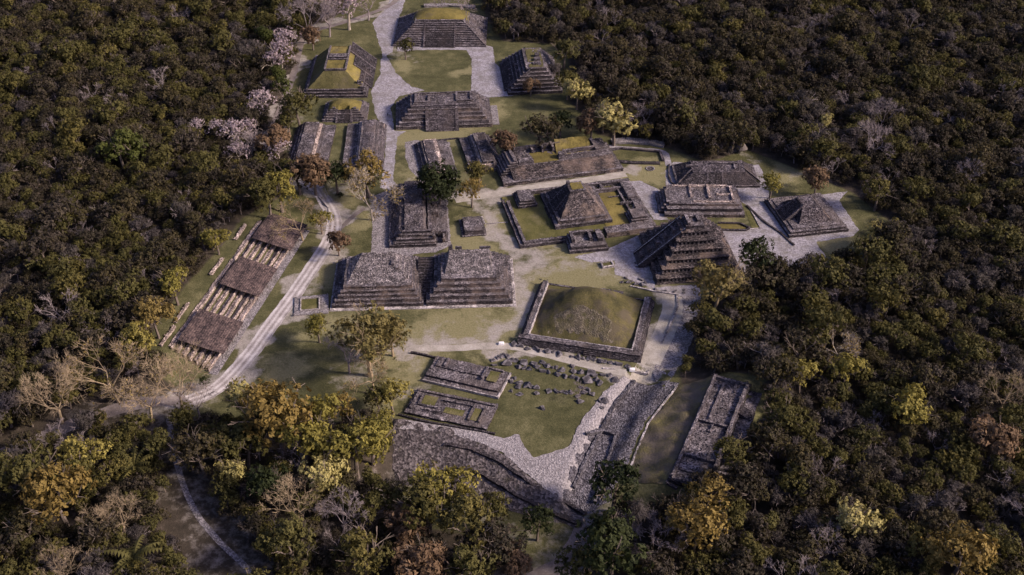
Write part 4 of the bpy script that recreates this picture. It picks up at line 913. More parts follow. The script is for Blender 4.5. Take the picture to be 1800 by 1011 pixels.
# --- roofed terraces on the left bank: long retaining walls stepping down to the road, three sheet roofs
A_, B_ = P(388, 634), P(528, 418)
tu = (B_ - A_).normalized(); tv = Vector((-tu.y, tu.x, 0)); TL = (B_ - A_).length   # along, uphill to the left
def tp(a, b, z): p = A_ + tu * a + tv * b; return Vector((p.x, p.y, z))
def tz(b): return max(0.0, zg1(*(A_ + tu * TL * .5 + tv * b).to_2d()))
rt = empty('terraced_bank', A_ + tu * TL / 2, math.atan2(tu.y, tu.x), 'warm stone terrace walls stepping up the left grass bank', 'terrace')
h2 = TL / 2
for i in range(7):
    b = 1.2 + i * 2.7; z = tz(b)
    for s0, s1 in ((-h2 - 7 + i * .8, h2 * -.05), (h2 * -.05 + .4, h2 + 2)):
        m = MB(); m.block(s0, s1, b, b + .55, z - .5, z + 1.15 + RNG.uniform(-.1, .25), .06, 1.3)
        m.build('terrace_wall', M['trench'], rt, .16, .6)
    m = MB(); m.patch((-h2 - 6 + i * .8, b + .6, z + .95), (h2 + 2, b + .6, z + .95), (h2 + 2, b + 2.0, z + .72), (-h2 - 6 + i * .8, b + 2.0, z + .72), 1.4)
    m.build('terrace_floor', M['trench'] if i % 2 == 0 else Md, rt, .28, .5)
for s0, b in ((-h2 - 2, 21.5), (-h2 + 12, 22.5), (2, 22), (h2 - 14, 22.5)):
    tier(rt, s0, s0 + 12, b, b + 1.6, tz(b) - .6, tz(b) + .7, M['trench'], .2, .05, .3, 'upper_wall', 1.0, 20)
strewn(rt, [((-h2 - 4, -1.2, .15), (h2 + 3, -1.2, .15), (h2 + 3, 1.4, .3), (-h2 - 4, 1.4, .3))], 420, .25, M['gravel'])
m = MB(); m.patch((-h2 - 8, -2.2, .13), (h2 + 6, -2.2, .13), (h2 + 6, 1.2, .25), (-h2 - 8, 1.2, .25), 1.5); m.build('rubble_foot', M['pave_dim'], rt, .08)
def sheet_roof(corners, label):
    """tl, tr, br, bl pixels of the sheet as seen; eave low on the road side"""
    zl, zh = 2.7, 6.6
    tl, tr, br, bl = (P(*corners[0], zh), P(*corners[1], zl), P(*corners[2], zl), P(*corners[3], zh))
    c = (tl + tr + br + bl) / 4
    a = ((tl - bl) + (tr - br)).normalized(); a.z = 0; a.normalize()
    b = Vector((-a.y, a.x, 0))     # uphill
    La = ((tl - bl).length + (tr - br).length) / 4; Lb = abs(((tl + bl) / 2 - (tr + br) / 2).dot(b)) / 2
    o = empty('shelter_roof', (c.x, c.y, 0), math.atan2(a.y, a.x), label, 'roof', 'sheet roofs over the terraces')
    zc = lambda y: zl + (zh - zl) * (y + Lb) / (2 * Lb)
    n = 20
    m = MB()
    for k in range(n):
        y0, y1 = -Lb + 2 * Lb * k / n, -Lb + 2 * Lb * (k + 1.12) / n
        q = 14
        for j in range(q):
            xa, xb = -La + 2 * La * j / q, -La + 2 * La * (j + 1) / q; jz = RNG.uniform(-.05, .05)
            xa += .02; jy = RNG.uniform(-.06, .06)
            m.patch((xa, y0 + jy, zc(y0) + .30 + jz), (xb, y0 + jy, zc(y0) + .30 + jz), (xb, y1 + jy, zc(y1) + jz), (xa, y1 + jy, zc(y1) + jz), 9)
            m.patch((xa, y0 + jy, zc(y0) + .02 + jz), (xb, y0 + jy, zc(y0) + .02 + jz), (xb, y0 + jy, zc(y0) + .30 + jz), (xa, y0 + jy, zc(y0) + .30 + jz), 9)
    sh = m.build('roof_sheets', M['roof'], o, .07, .35, kind='stuff')
    for x in np.linspace(-La + .3, La - .3, 5):
        m = MB(); m.beam((x - .1, -Lb + .2, zl - .25), (x - .1, Lb - .2, zh - .25), (.2, 0, 0), .18); m.build('rafter', M['wood'], o)
        for y in (-Lb + .8, 0, Lb - .8):
            w_ = Vector((c.x, c.y, 0)) + a * x + b * y
            m = MB(); m.tube((x, y, zg1(w_.x, w_.y) - .2), (x, y, zc(y) - .1), .13, .11, 6); m.build('post', M['wood'], o)
    return o
sheet_roof(((355.6, 537), (424.6, 572.7), (390, 628), (316, 593)), 'nearest of three brown corrugated roofs over the terraces')
sheet_roof(((424.8, 449), (485, 474.5), (453, 528), (388, 493)), 'middle of three brown corrugated roofs over the terraces')
sheet_roof(((480, 370), (536, 400), (509, 447.6), (445, 412)), 'furthest of three brown corrugated roofs, behind a golden tree')

# --- ruined terrace building at the lower right
f = Fr((1180, 850), (1240, 866), ((1340, 685), (1262, 668)), z=4.3)
r = f.root('ruined_terrace', 'long dark ruined stone building on the lower right bank', 'platform')
hw, hd = f.W / 2, f.D / 2
hw += 1.8
tier(r, -hw, hw - 3, -hd, hd, -3.6, 1.5, Dk, .4, strew=80)
tier(r, hw - 3.1, hw + 1.4, -hd + 10, hd - 2, -4.0, .4, Dk, .2, strew=30, name='lower_ledge')
for q, h in (((-hw + .6, -hw + 1.8, -hd + 1, hd - 1), 1.2), ((hw - 5, hw - 3.6, -hd + 8, hd - 1), 1.5), ((-hw + 1.8, hw - 5, -hd + 12, -hd + 13.2), 1.1), ((-hw + 1.8, hw - 5, 2, 3.2), 1.0), ((-hw + 4.5, -hw + 5.6, 3.2, hd - 4), .8), ((-hw + 1, hw - 4, hd - 2.2, hd - .8), 1.0), ((-hw + 6.5, -hw + 7.2, -2, 2), .9), ((-hw + 1, hw - 4, -hd + .3, -hd + 1.6), .7), ((-hw + 2, hw - 5, -hd + 5, -hd + 6), .6)): tier(r, *q, 1.4, 1.4 + h, Md, .15, .03, .2, 'ruined_wall', 1.0, 10)
m = MB(); m.stairs((hw + 1.6, hd - 13, .1), (hw + 1.6, hd - 17.5, .1), (hw - 3.6, hd - 13, 2.4), (hw - 3.6, hd - 17.5, 2.4), 7, 0); m.build('staircase', Dk, r, .06)
strewn(r, [((-hw + 1, -hd + 1, 1.6), (hw - 4, -hd + 1, 1.6), (hw - 4, hd - 1, 1.6), (-hw + 1, hd - 1, 1.6))], 420, .33, Dk)
sheet('grass_slope', [(1190, 680), (1262, 668), (1258, 700), (1225, 760), (1190, 830), (1180, 870), (1110, 850), (1100, 830), (1118, 785), (1145, 735), (1180, 700)], M['bank_grass'], .16, amp=.6, label='dull grassy slope beside the lower right ruin', inner=1.6, rough=1.8)

# --- walls and kerbs along lines
def wall(name, pix, wdt, h, mat, label, cat, group=None, z=None, amp=.1):
    pts = [PG(*p) for p in pix]
    o = empty(name, pts[len(pts) // 2].to_3d(), 0, label, cat, group); base = o.location
    for a, b in zip(pts, pts[1:]):
        d = (b - a); d.z = 0; nrm = Vector((-d.y, d.x, 0)).normalized() * wdt / 2; m = MB()
        a2, b2 = a - base, b - base; up = Vector((0, 0, h)); dn = Vector((0, 0, -.4))
        q = [a2 - nrm + dn, b2 - nrm + dn, b2 + nrm + dn, a2 + nrm + dn]; t = [v - dn + up for v in q]
        for i in range(4): m.patch(q[i], q[(i + 1) % 4], t[(i + 1) % 4], t[i], 1.4)
        m.patch(*t, 1.4)
        m.build('wall_run', mat, o, amp, .7)
    return o
wall('kerb_wall', [(1108, 503), (1150, 513), (1190, 518), (1191, 540), (1172, 585), (1138, 657), (1060, 648)], .7, .45, M['kerb'], 'pale low kerb round the walk right of the grassy mound', 'kerb')
wall('retaining_wall', [(1176, 290), (1175, 310), (1180, 322), (1195, 331), (1225, 334), (1262, 339), (1300, 352)], .6, .6, Dk, 'thin curved wall round the low wide platform', 'wall')
wall('drain_kerb', [(1312, 362), (1345, 392), (1372, 410), (1396, 432)], .9, .5, Dk, 'straight dark drain kerb left of the square pyramid', 'kerb')
wall('drain_kerb', [(1318, 367), (1328, 385), (1337, 402), (1310, 404)], .5, .4, M['kerb'], 'pale kerb bounding the small grass strip by the terraced ruin', 'kerb')
wall('low_wall', [(1262, 393), (1300, 394), (1318, 402), (1310, 406), (1262, 405)], .9, .7, Dk, 'low dark wall round the narrow sunken lawn', 'wall')
sheet('sunken_lawn', [(1262, 393), (1300, 395), (1314, 402), (1262, 404)], M['mound_grass'], .09, amp=.1, label='narrow yellow lawn behind the niche pyramid')
sheet('sunken_lawn', [(1310, 371), (1320, 371), (1336, 401), (1322, 402)], M['turf'], .09, amp=.1, label='wedge of grass right of the terraced ruin')
wall('low_wall', [(847, 382), (852, 394)], .6, .7, M['kerb'], 'short pale wall beside the small black block', 'wall')
wall('low_wall', [(852, 394), (893, 391)], .4, .25, M['kerb'], 'thin pale kerb line from the small black block to the court', 'kerb')
wall('low_wall', [(722, 621), (745, 625), (768, 631)], .7, .8, Dk, 'short dark wall leading to the further low foundation', 'wall')
wall('low_wall', [(760, 255), (762, 248), (806, 244), (808, 250)], .8, .6, Dk, 'dark wall closing the middle ball court alley', 'wall')
wall('ruined_wall', [(1072, 284), (1072, 265), (1090, 262), (1160, 268), (1166, 284)], 1.2, .9, Md, 'rectangular ruined wall below the right forest edge', 'wall')
wall('ruined_wall', [(1075, 284), (1110, 287), (1160, 288)], 2.2, .7, Dk, 'dark front wall of the rectangular ruin', 'wall')
wall('retaining_wall', [(1075, 251), (1100, 249), (1140, 251), (1168, 257)], 4.5, 1.0, M['pave_dim'], 'grey stone bank under the back forest edge', 'wall')
ribbon('path', [(1052, 252), (1075, 258), (1120, 262), (1165, 267), (1173, 280), (1176, 292)], 3.0, M['pave'], .07, 'grey path bending round the rectangular ruin')
wall('terrace_wall', [(700, 730), (760, 745), (850, 760), (870, 764)], .7, .7, Dk, 'dark retaining edge below the nearer low foundation', 'wall')
wall('terrace_wall', [(780, 783), (830, 790), (880, 815), (930, 850), (1000, 888), (1030, 905)], 1.2, .9, Dk, 'upper curved retaining wall on the stony bank', 'wall', amp=.3)
wall('terrace_wall', [(800, 822), (850, 838), (900, 868), (960, 900), (1022, 925)], 1.2, 1.0, Dk, 'lower curved retaining wall on the stony bank', 'wall', amp=.3)
sheet('dirt_strip', [(730, 790), (800, 800), (850, 818), (900, 848), (860, 838), (800, 812), (730, 806)], M['dirt_dim'], .15, amp=.6, inner=1.6, label='brown dirt strip on the stony bank')
wall('ravine_wall', [(1115, 672), (1080, 715), (1050, 770), (1030, 810), (1008, 860)], 1.0, 1.2, M['ravine'], 'left edge wall of the drainage ravine', 'wall', amp=.35)
wall('ravine_wall', [(1085, 762), (1072, 800), (1060, 840), (1045, 885)], .8, 1.0, M['ravine'], 'right edge wall of the drainage ravine', 'wall', amp=.3)
wall('ravine_wall', [(1030, 765), (1060, 760), (1083, 768)], 1.2, 1.4, M['ravine'], 'cross wall damming the drainage ravine', 'wall', amp=.3)
wall('kerb_wall', [(1190, 680), (1165, 712), (1140, 745), (1120, 790), (1105, 830), (1098, 845)], .6, .5, M['kerb'], 'pale winding kerb above the cobbled slope', 'kerb', amp=.25)
wall('low_wall', [(1180, 835), (1172, 850), (1190, 860)], 1.0, .7, Md, 'broken wall end below the lower right ruin', 'wall', amp=.3)
wall('retaining_wall', [(800, 39), (760, 22), (720, 15), (710, 30)], .1, .1, Dk, 'thin dark kerb behind the far pyramid', 'kerb')
wall('ruined_wall', [(745, 12), (790, 10), (835, 14)], 3.5, 1.0, M['pave_dim'], 'low ruined wall behind the far pyramid', 'wall', amp=.3)
wall('path_edge', [(535, 330), (556, 341), (577, 366), (579, 392)], .35, .3, M['kerb'], 'thin pale edging along the curve of the gravel road', 'kerb')

# --- small altar, hearth ring, loose marker stones, hut, bench
f = Fr((1059, 473), (1081, 470), 4.0)
r = f.root('small_altar', 'small stone altar in front of the cobbles by the niche pyramid', 'altar')
a = f.W / 2
for q in ((-a, a, -2, -1.2), (-a, -a + .8, -1.2, 2), (a - .8, a, -1.2, 2), (-a + .8, a - .8, 1.3, 2)): tier(r, *q, 0, .95, M['kerb'], .08, .02, .08, 'altar_wall', 1)
m = MB(); m.patch((-a + .8, -1.2, .6), (a - .8, -1.2, .6), (a - .8, 1.3, .6), (-a + .8, 1.3, .6), 1); m.build('earth_fill', M['dull_grass'], r, .05)
c = P(1143, 297); r = empty('stone_ring', c, 0, 'round pale stone ring on the right lawn', 'stone ring')
for i in range(22):
    t = 6.283 * i / 22; m = MB(); m.stone((1.9 * math.cos(t), 1.9 * math.sin(t), .25), .42, RNG); m.build('stone', M['kerb'], r)
m = MB(); m.prism([(1.6 * math.cos(6.283 * i / 16), 1.6 * math.sin(6.283 * i / 16)) for i in range(16)], -.2, .1); m.build('ring_floor', M['earth'], r)
def hut():
    c = P(1303, 267); r = empty('thatched_hut', c, 0, 'tiny thatched hut at the right forest edge', 'hut')
    m = MB(); n = 12
    ring = lambda rad, z: [Vector((rad * math.cos(6.283 * i / n) * RNG.uniform(.93, 1.07), rad * math.sin(6.283 * i / n) * RNG.uniform(.93, 1.07), z)) for i in range(n)]
    a, b, t = ring(2.9, 2.1), ring(1.6, 3.9), Vector((0, 0, 5.0)); o = len(m.v); m.v += a + b + [t]
    for i in range(n):
        j = (i + 1) % n; m.f += [(o + i, o + j, o + n + j, o + n + i), (o + n + i, o + n + j, o + 2 * n)]
    m.build('thatch_roof', M['thatch'], r)
    for i in range(6):
        m = MB(); x, y = 2.2 * math.cos(i * 1.047), 2.2 * math.sin(i * 1.047); m.tube((x, y, -.2), (x, y, 2.5), .12, .1); m.build('post', M['wood'], r)
    m = MB(); m.block(-1.6, 1.6, .6, 1.6, 0, 1.8, 0); m.build('back_wall', M['wood'], r)
hut()
def bench():
    r = empty('bench', P(603, 325), .05, 'small dark bench under the tree row left of the walkway', 'bench')
    m = MB(); m.block(-1.3, 1.3, -.25, .25, .42, .5, 0); m.build('seat', M['wood'], r)
    for x in (-1.0, 1.0): m = MB(); m.block(x - .08, x + .08, -.2, .2, 0, .42, 0); m.build('leg', M['wood'], r)
bench()

# --- boulders
def boulder_mesh(seed):
    rg = random.Random(seed); bm = bmesh.new()
    for _ in range(11):
        v = Vector((rg.gauss(0, 1), rg.gauss(0, 1), rg.gauss(0, 1))).normalized() * rg.uniform(.8, 1.1); v.z = v.z * .75 + .2; bm.verts.new(v)
    bmesh.ops.convex_hull(bm, input=bm.verts[:])
    for v in [v for v in bm.verts if not v.link_faces]: bm.verts.remove(v)
    bmesh.ops.bevel(bm, geom=bm.edges[:], offset=.04, segments=1, affect='EDGES')
    me = bpy.data.meshes.new('boulder'); bm.to_mesh(me); bm.free(); me.materials.append(M['boulder']); return me
BM_ = [boulder_mesh(i) for i in range(7)]
ORD = 'first second third fourth fifth sixth seventh eighth ninth tenth eleventh twelfth thirteenth fourteenth fifteenth sixteenth seventeenth eighteenth nineteenth twentieth'.split()
ORD += ['twenty-' + o for o in ORD[:9]] + ['thirtieth'] + ['thirty-' + o for o in ORD[:9]]
def row(lst, what, where, group):
    for k, (x, y, s) in enumerate(sorted(lst)): boulder(x, y, s, ORD[k] + ' ' + what + ' from the left ' + where, group)
def boulder(px, py, s, label, group, mat=None):
    p = PG(px, py); o = bpy.data.objects.new('boulder', RNG.choice(BM_)); COL.objects.link(o)
    o.location = (p.x, p.y, p.z - .12 * s); o.rotation_euler = (0, 0, RNG.uniform(0, 6.28)); s *= 1.3; o.scale = (s * RNG.uniform(.85, 1.3), s * RNG.uniform(.75, 1.05), s * RNG.uniform(.7, 1.0))
    tag(o, label, 'boulder', group); return o
row(((867, 634, 1.1), (868, 642, 1.2), (876, 629, .9), (880, 627, 1.0), (886, 625, 1.2), (893, 627, 1.1), (890, 640, 2.0), (900, 634, 1.1), (907, 634, 1.1), (911, 645, 1.1), (921, 638, 1.5), (921, 648, 1.1), (931, 648, 1.2), (938, 641, 1.6), (944, 645, 1.1), (950, 637, 1.0), (955, 638, 1.0), (953, 652, 1.3), (961, 643, 1.3), (964, 655, 1.2),
                (972, 646, .9), (977, 647, .9), (981, 659, 1.2), (987, 651, 1.4), (993, 662, 1.3), (1005, 645, 1.2), (1008, 653, 1.2), (1008, 664, 1.5), (1015, 666, 1.1), (1021, 655, 1.3), (1032, 669, 2.0), (1040, 657, 2.0), (1048, 668, 1.2), (1053, 674, 1.4), (1059, 659, 1.2), (1072, 660, 1.2), (1082, 669, 1.5), (1044, 660, 1.2)), 'grey boulder', 'in the long row below the pale path', 'boulders in the long row')
row(((898, 672, 1.3), (905, 665, 1.2), (912, 674, 1.3), (911, 681, 1.2), (899, 687, 1.0), (913, 694, 1.1), (928, 676, 1.6), (933, 681, 1.2), (943, 682, 1.3), (943, 692, 1.2)), 'grey boulder', 'clustered right of the further low foundation', 'boulders by the foundation')
row(((965, 688, 1.1), (978, 688, 1.2), (986, 689, 1.2), (996, 691, 1.0), (1003, 690, 1.0), (1022, 682, 1.1), (1026, 690, 1.1), (1034, 686, 1.3), (1041, 693, 1.2), (1016, 697, 1.2), (1017, 707, 1.4)), 'grey boulder', 'in the short row near the dead bush', 'boulders near the dead bush')
boulder(953, 719, 1.2, 'single boulder alone in the middle of the lower lawn', None)
row(((904, 605, 1.5), (915, 609, 1.3), (927, 613, 1.3), (942, 614, 1.6), (948, 617, 1.2), (963, 618, 1.5), (973, 619, 1.1), (983, 623, 1.4), (1004, 627, 1.0), (1015, 628, 1.5), (1024, 630, 1.1), (1036, 631, 1.2), (1045, 632, 1.2), (1055, 635, 1.4), (1063, 636, 1.0), (1073, 638, 1.1), (1087, 640, 1.4), (1104, 645, 1.3)), 'grey boulder', 'along the front wall of the grassy mound', 'boulders along the mound wall')
row(((1054, 707, 1.1), (1063, 706, 1.6), (1058, 718, 1.0)), 'dark boulder', 'on the edge of the ravine', 'boulders on the ravine edge')
row(((1093, 497, .9), (1100, 490, 1.0), (1104, 497, 1.1), (1110, 495, .8), (1118, 500, 1.1), (1126, 492, 1.0), (1128, 501, 1.2), (1134, 497, .9), (1152, 509, .8), (1169, 512, .8), (1187, 513, .9), (1202, 510, .8), (1202, 515, .8), (1117, 462, .8), (1120, 470, .7)), 'drain stone', 'near the niche pyramid corner', 'drain stones')
for x, y, lb in ((881, 605, 'pale square marker stone left of the grassy mound'), (1111, 651, 'pale square marker stone at the front corner of the mound walk')):
    p = P(x, y); m = MB(); m.block(-1.1, 1.1, -.8, .8, 0, .8, .2, .8); o = m.build('marker_stone', M['white'], None, .1); o.location = p; tag(o, lb, 'stone')

# --- the visitor on the walkway
def person():
    r = empty('person', P(681.5, 204), 1.3, 'dark clothed person walking on the cobbled walkway', 'person')
    J = {'pel': (0, 0, .95), 'waist': (0, 0, 1.12), 'chest': (0, .02, 1.36), 'neck': (0, .02, 1.5), 'head': (0, .03, 1.63), 'top': (0, .02, 1.74)}
    for s, n in ((-1, 'l'), (1, 'r')):
        st = s * .16
        J.update({n + 'hip': (s * .1, 0, .9), n + 'kn': (s * .1, st + .05, .5), n + 'an': (s * .1, st * 1.6, .08), n + 'toe': (s * .1, st * 1.6 + .17, .04), n + 'sh': (s * .19, .02, 1.42), n + 'el': (s * .24, -st * .6, 1.14), n + 'wr': (s * .23, -st + .08, .9), n + 'ha': (s * .22, -st + .11, .8)})
    E = [('pel', 'waist'), ('waist', 'chest'), ('chest', 'neck'), ('neck', 'head'), ('head', 'top')]
    for n in 'lr': E += [('pel', n + 'hip'), (n + 'hip', n + 'kn'), (n + 'kn', n + 'an'), (n + 'an', n + 'toe'), ('chest', n + 'sh'), (n + 'sh', n + 'el'), (n + 'el', n + 'wr'), (n + 'wr', n + 'ha')]
    rad = {'pel': .15, 'waist': .13, 'chest': .16, 'neck': .06, 'head': .1, 'top': .06}
    for n in 'lr': rad.update({n + 'hip': .1, n + 'kn': .065, n + 'an': .045, n + 'toe': .04, n + 'sh': .07, n + 'el': .048, n + 'wr': .036, n + 'ha': .04})
    ks = list(J); me = bpy.data.meshes.new('body'); me.from_pydata([J[k] for k in ks], [(ks.index(a), ks.index(b)) for a, b in E], [])
    me.materials.append(M['cloth']); o = bpy.data.objects.new('body', me); COL.objects.link(o); o.parent = r
    md = o.modifiers.new('skin', 'SKIN'); sv = me.skin_vertices[0].data if me.skin_vertices else None
    if sv is None:
        bm = bmesh.new(); bm.from_mesh(me); bm.verts.layers.skin.verify(); bm.to_mesh(me); bm.free(); sv = me.skin_vertices[0].data
    for i, k in enumerate(ks): sv[i].radius = (rad[k],) * 2; sv[i].use_root = k == 'pel'
    o.modifiers.new('sub', 'SUBSURF').levels = 1; o.modifiers['sub'].render_levels = 2
    bm = bmesh.new(); bmesh.ops.create_uvsphere(bm, u_segments=10, v_segments=7, radius=.115); bmesh.ops.translate(bm, verts=bm.verts, vec=(0, .01, 1.67)); me = bpy.data.meshes.new('hair'); bm.to_mesh(me); bm.free(); me.materials.append(M['cloth'])
    h = bpy.data.objects.new('hair', me); COL.objects.link(h); h.parent = r
person()

# ================================================================== trees
def rnd_dir(rg, up=0.0):
    v = Vector((rg.gauss(0, 1), rg.gauss(0, 1), rg.gauss(0, 1) + up)); return v.normalized()
def leaf(m, p, n, s, rg, val, thin=1.0):
    t = n.orthogonal().normalized(); t.rotate(Matrix.Rotation(rg.uniform(0, 6.28), 3, n)); b = n.cross(t)
    o = len(m.v); t = t * s; b = b * s * thin
    m.v += [p - t, p - b * .7 + t * .1, p + t, p + b * .7 + t * .1]; m.f.append((o, o + 1, o + 2, o + 3)); m.a.append(val)
def limb(m, p, d, ln, r, rg, depth, tips, bend=.35, split=(2, 3)):
    q = p
    for k in range(2):
        d2 = (d + Vector((rg.gauss(0, bend), rg.gauss(0, bend), rg.gauss(.05, bend * .6))) * .45).normalized()
        e = q + d2 * ln / 2; m.tube(q, e, r * (1 - .22 * k), r * (.78 - .2 * k), 4 if depth > 1 else 3); q, d = e, d2
    if depth == 0: tips.append((q, d)); return
    for _ in range(rg.randint(*split)):
        limb(m, q, (d + rnd_dir(rg, .25) * rg.uniform(.45, .85)).normalized(), ln * rg.uniform(.62, .85), r * .56, rg, depth - 1, tips, bend, split)
    tips.append((q, d))
def proto(kind, seed, h=9.0, rad=4.0, leaves=1500, size=.42, lm='forest', bark='bark', flat=.75, lobes=11, depth=2, thin=.8, open_=0.0, gap=.0, zf=.58, rr0=(.45, .8)):
    """trunk mesh and crown mesh of one tree about h tall; leaves clumped on lobes round the limb tips"""
    rg = random.Random(seed); T = MB(); tips = []
    ht = h * rg.uniform(.34, .45); r0 = .028 * h
    top = Vector((rg.uniform(-.4, .4), rg.uniform(-.4, .4), ht))
    T.tube((0, 0, -1.0), (0, 0, .5), r0 * 1.6, r0 * 1.15, 6); T.tube((0, 0, .5), top, r0 * 1.15, r0 * .85, 6)
    for k in range(rg.randint(4, 5)):
        a = 6.28 * (k + rg.random() * .6) / 4.5
        limb(T, top, Vector((math.cos(a) * .9, math.sin(a) * .9, .75 + rg.uniform(-.2, .5))).normalized(), h * .25, r0 * .55, rg, depth, tips)
    C = MB()
    zc = h * zf; cl = []
    for k in range(lobes):
        d = rnd_dir(rg, .35); d.z = max(d.z, -.35)
        rr = rg.uniform(*rr0); cl.append((Vector((d.x * rad * rr, d.y * rad * rr, zc + d.z * rad * flat * rr)), rad * rg.uniform(.30, .48)))
    cl.append((Vector((0, 0, zc + rad * flat * .3)), rad * .5))
    per = leaves // len(cl)
    for c, lr in cl:
        ncl = max(4, per // 9); lobe_v = rg.uniform(.25, .75)
        for q in range(ncl):
            d = rnd_dir(rg, .45); p0 = c + Vector((d.x * lr, d.y * lr, d.z * lr * .85)) * rg.uniform(.8, 1.06)
            if rg.random() < gap: continue
            cv = lobe_v + rg.uniform(-.2, .2)
            for _ in range(9):
                n = (d + rnd_dir(rg) * .5).normalized()
                leaf(C, p0 + rnd_dir(rg) * size * rg.uniform(.2, 1.5), n, size * rg.uniform(.6, 1.15), rg, min(1, max(0, cv + rg.uniform(-.25, .25))), thin)
    me1 = T.mesh(kind + '_trunk', M[bark]); me2 = C.mesh(kind + '_crown', L[lm])
    return me1, me2
def bare(kind, seed, h=10.0, bark='goldbark', lm=None, leaves=0, size=.3, spread=1.0, depth=4):
    rg = random.Random(seed); T = MB(); tips = []; ht = h * .3; r0 = .021 * h
    top = Vector((rg.uniform(-.5, .5), rg.uniform(-.5, .5), ht)); T.tube((0, 0, -1), top, r0 * 1.4, r0, 6)
    for k in range(4):
        a = 6.28 * (k + rg.random() * .7) / 4
        limb(T, top, Vector((math.cos(a) * spread, math.sin(a) * spread, 1.0 + rg.uniform(-.3, .4))).normalized(), h * .27, r0 * .62, rg, depth, tips, .4, (2, 3))
    C = MB()
    for p, d in tips:     # fine twigs
        for _ in range(4):
            v = (d + rnd_dir(rg) * .8).normalized(); e = p + v * h * rg.uniform(.05, .12); C.tube(p, e, .022, .012, 3); C.a += [rg.random()] * 3
    tw = C.mesh(kind + '_twigs', M[bark]); lf = None
    if leaves:
        F = MB(); per = max(1, leaves // len(tips))
        for p, d in tips:
            for _ in range(per): leaf(F, p + rnd_dir(rg) * rg.uniform(.1, 1.0), rnd_dir(rg, .5), size * rg.uniform(.6, 1.2), rg, rg.random(), .8)
        lf = F.mesh(kind + '_crown', L[lm])
    return T.mesh(kind + '_trunk', M[bark]), (lf or tw), (tw if lf else None)
def palm(seed, h=7.0):
    rg = random.Random(seed); T = MB(); T.tube((0, 0, -.5), (.3, .1, h * .55), .28, .2, 7); C = MB(); b = Vector((.3, .1, h * .55))
    for k in range(16):
        a = 6.28 * k / 16 + rg.random() * .3; el = rg.uniform(.2, 1.2); d = Vector((math.cos(a) * math.cos(el), math.sin(a) * math.cos(el), math.sin(el))); p = b.copy(); v = rg.random()
        side = d.cross(Vector((0, 0, 1))).normalized()
        for j in range(9):
            q = p + d * .5; d = (d + Vector((0, 0, -.16))).normalized()
            for s in (-1, 1):
                e = (p + q) / 2 + side * s * (1.05 - .07 * j) + Vector((0, 0, -.35)); o = len(C.v); C.v += [p, q, e]; C.f.append((o, o + 1, o + 2)); C.a.append(v)
            p = q
    return T.mesh('palm_trunk', M['bark']), C.mesh('palm_crown', L['olive'])

# forest stock: shared shapes
FP = [proto('forest_tree', 100 + i, rad=4.3 + .5 * (i % 3), leaves=2600, size=.30, flat=(.8, .95, .7)[i % 3], lobes=8 + i % 6) for i in range(8)]
FS = [proto('scrub_tree', 140 + i, rad=3.6, leaves=2000, size=.42, lm='scrub', bark='twigbark', thin=.3, lobes=10, h=8.0, gap=.1) for i in range(3)]
FY = [proto('olive_tree', 160 + i, rad=4.2 + .4 * i, leaves=2600, size=.30, lm='olive', lobes=9 + 2 * i, gap=.05, flat=(.9, .7, .8)[i]) for i in range(3)]
FB = [bare('bare_tree', 180 + i, 9.5, 'twigbark', depth=3) for i in range(2)]

# where the forest stands
rg = random.Random(5)
cand = []
sx = 5.6
yy = 190.0; row_i = 0
while yy < 860:
    hwid = min(420, 70 + yy * .52) + 25
    xx = -hwid
    while xx < hwid:
        cand.append((xx + rg.uniform(-2.0, 2.0) + (row_i % 2) * sx / 2, yy + rg.uniform(-2.0, 2.0))); xx += sx
    yy += sx * .88; row_i += 1
cand = np.array(cand)
ok = sdf(cand[:, 0], cand[:, 1], CLEAR) > 1.0
for pts, wd in (([(0, 797), (60, 775), (130, 750), (240, 722), (335, 703)], 4.5), ([(297, 738), (303, 780), (312, 820), (330, 872)], 2.2), ([(330, 872), (352, 912), (388, 955), (430, 995), (450, 1025)], 5.5), ([(340, 930), (375, 985), (400, 1030)], 8), (FARPATH, 2.5), ([(1045, 895), (1025, 945), (980, 990), (920, 1020)], 7), ([(920, 1020), (700, 1030)], 4)):
    d, _ = seg_dist(cand[:, 0], cand[:, 1], [P(*p) for p in pts]); ok &= d > wd + 1.5
cand = cand[ok]

TREES = []   # (x, y, proto pair, scale, rz, name, label, category, group)
def put(name, label, pr, loc, sc, group=None, rz=None, cat='tree', sz=1.0):
    o = empty(name, loc, RNG.uniform(0, 6.28) if rz is None else rz, label, cat, group); o.scale = (sc, sc, sc * sz)
    for nm, me in zip(('trunk', 'crown', 'twigs'), pr):
        if me is None: continue
        c = bpy.data.objects.new(nm, me); COL.objects.link(c); c.parent = o
    return o
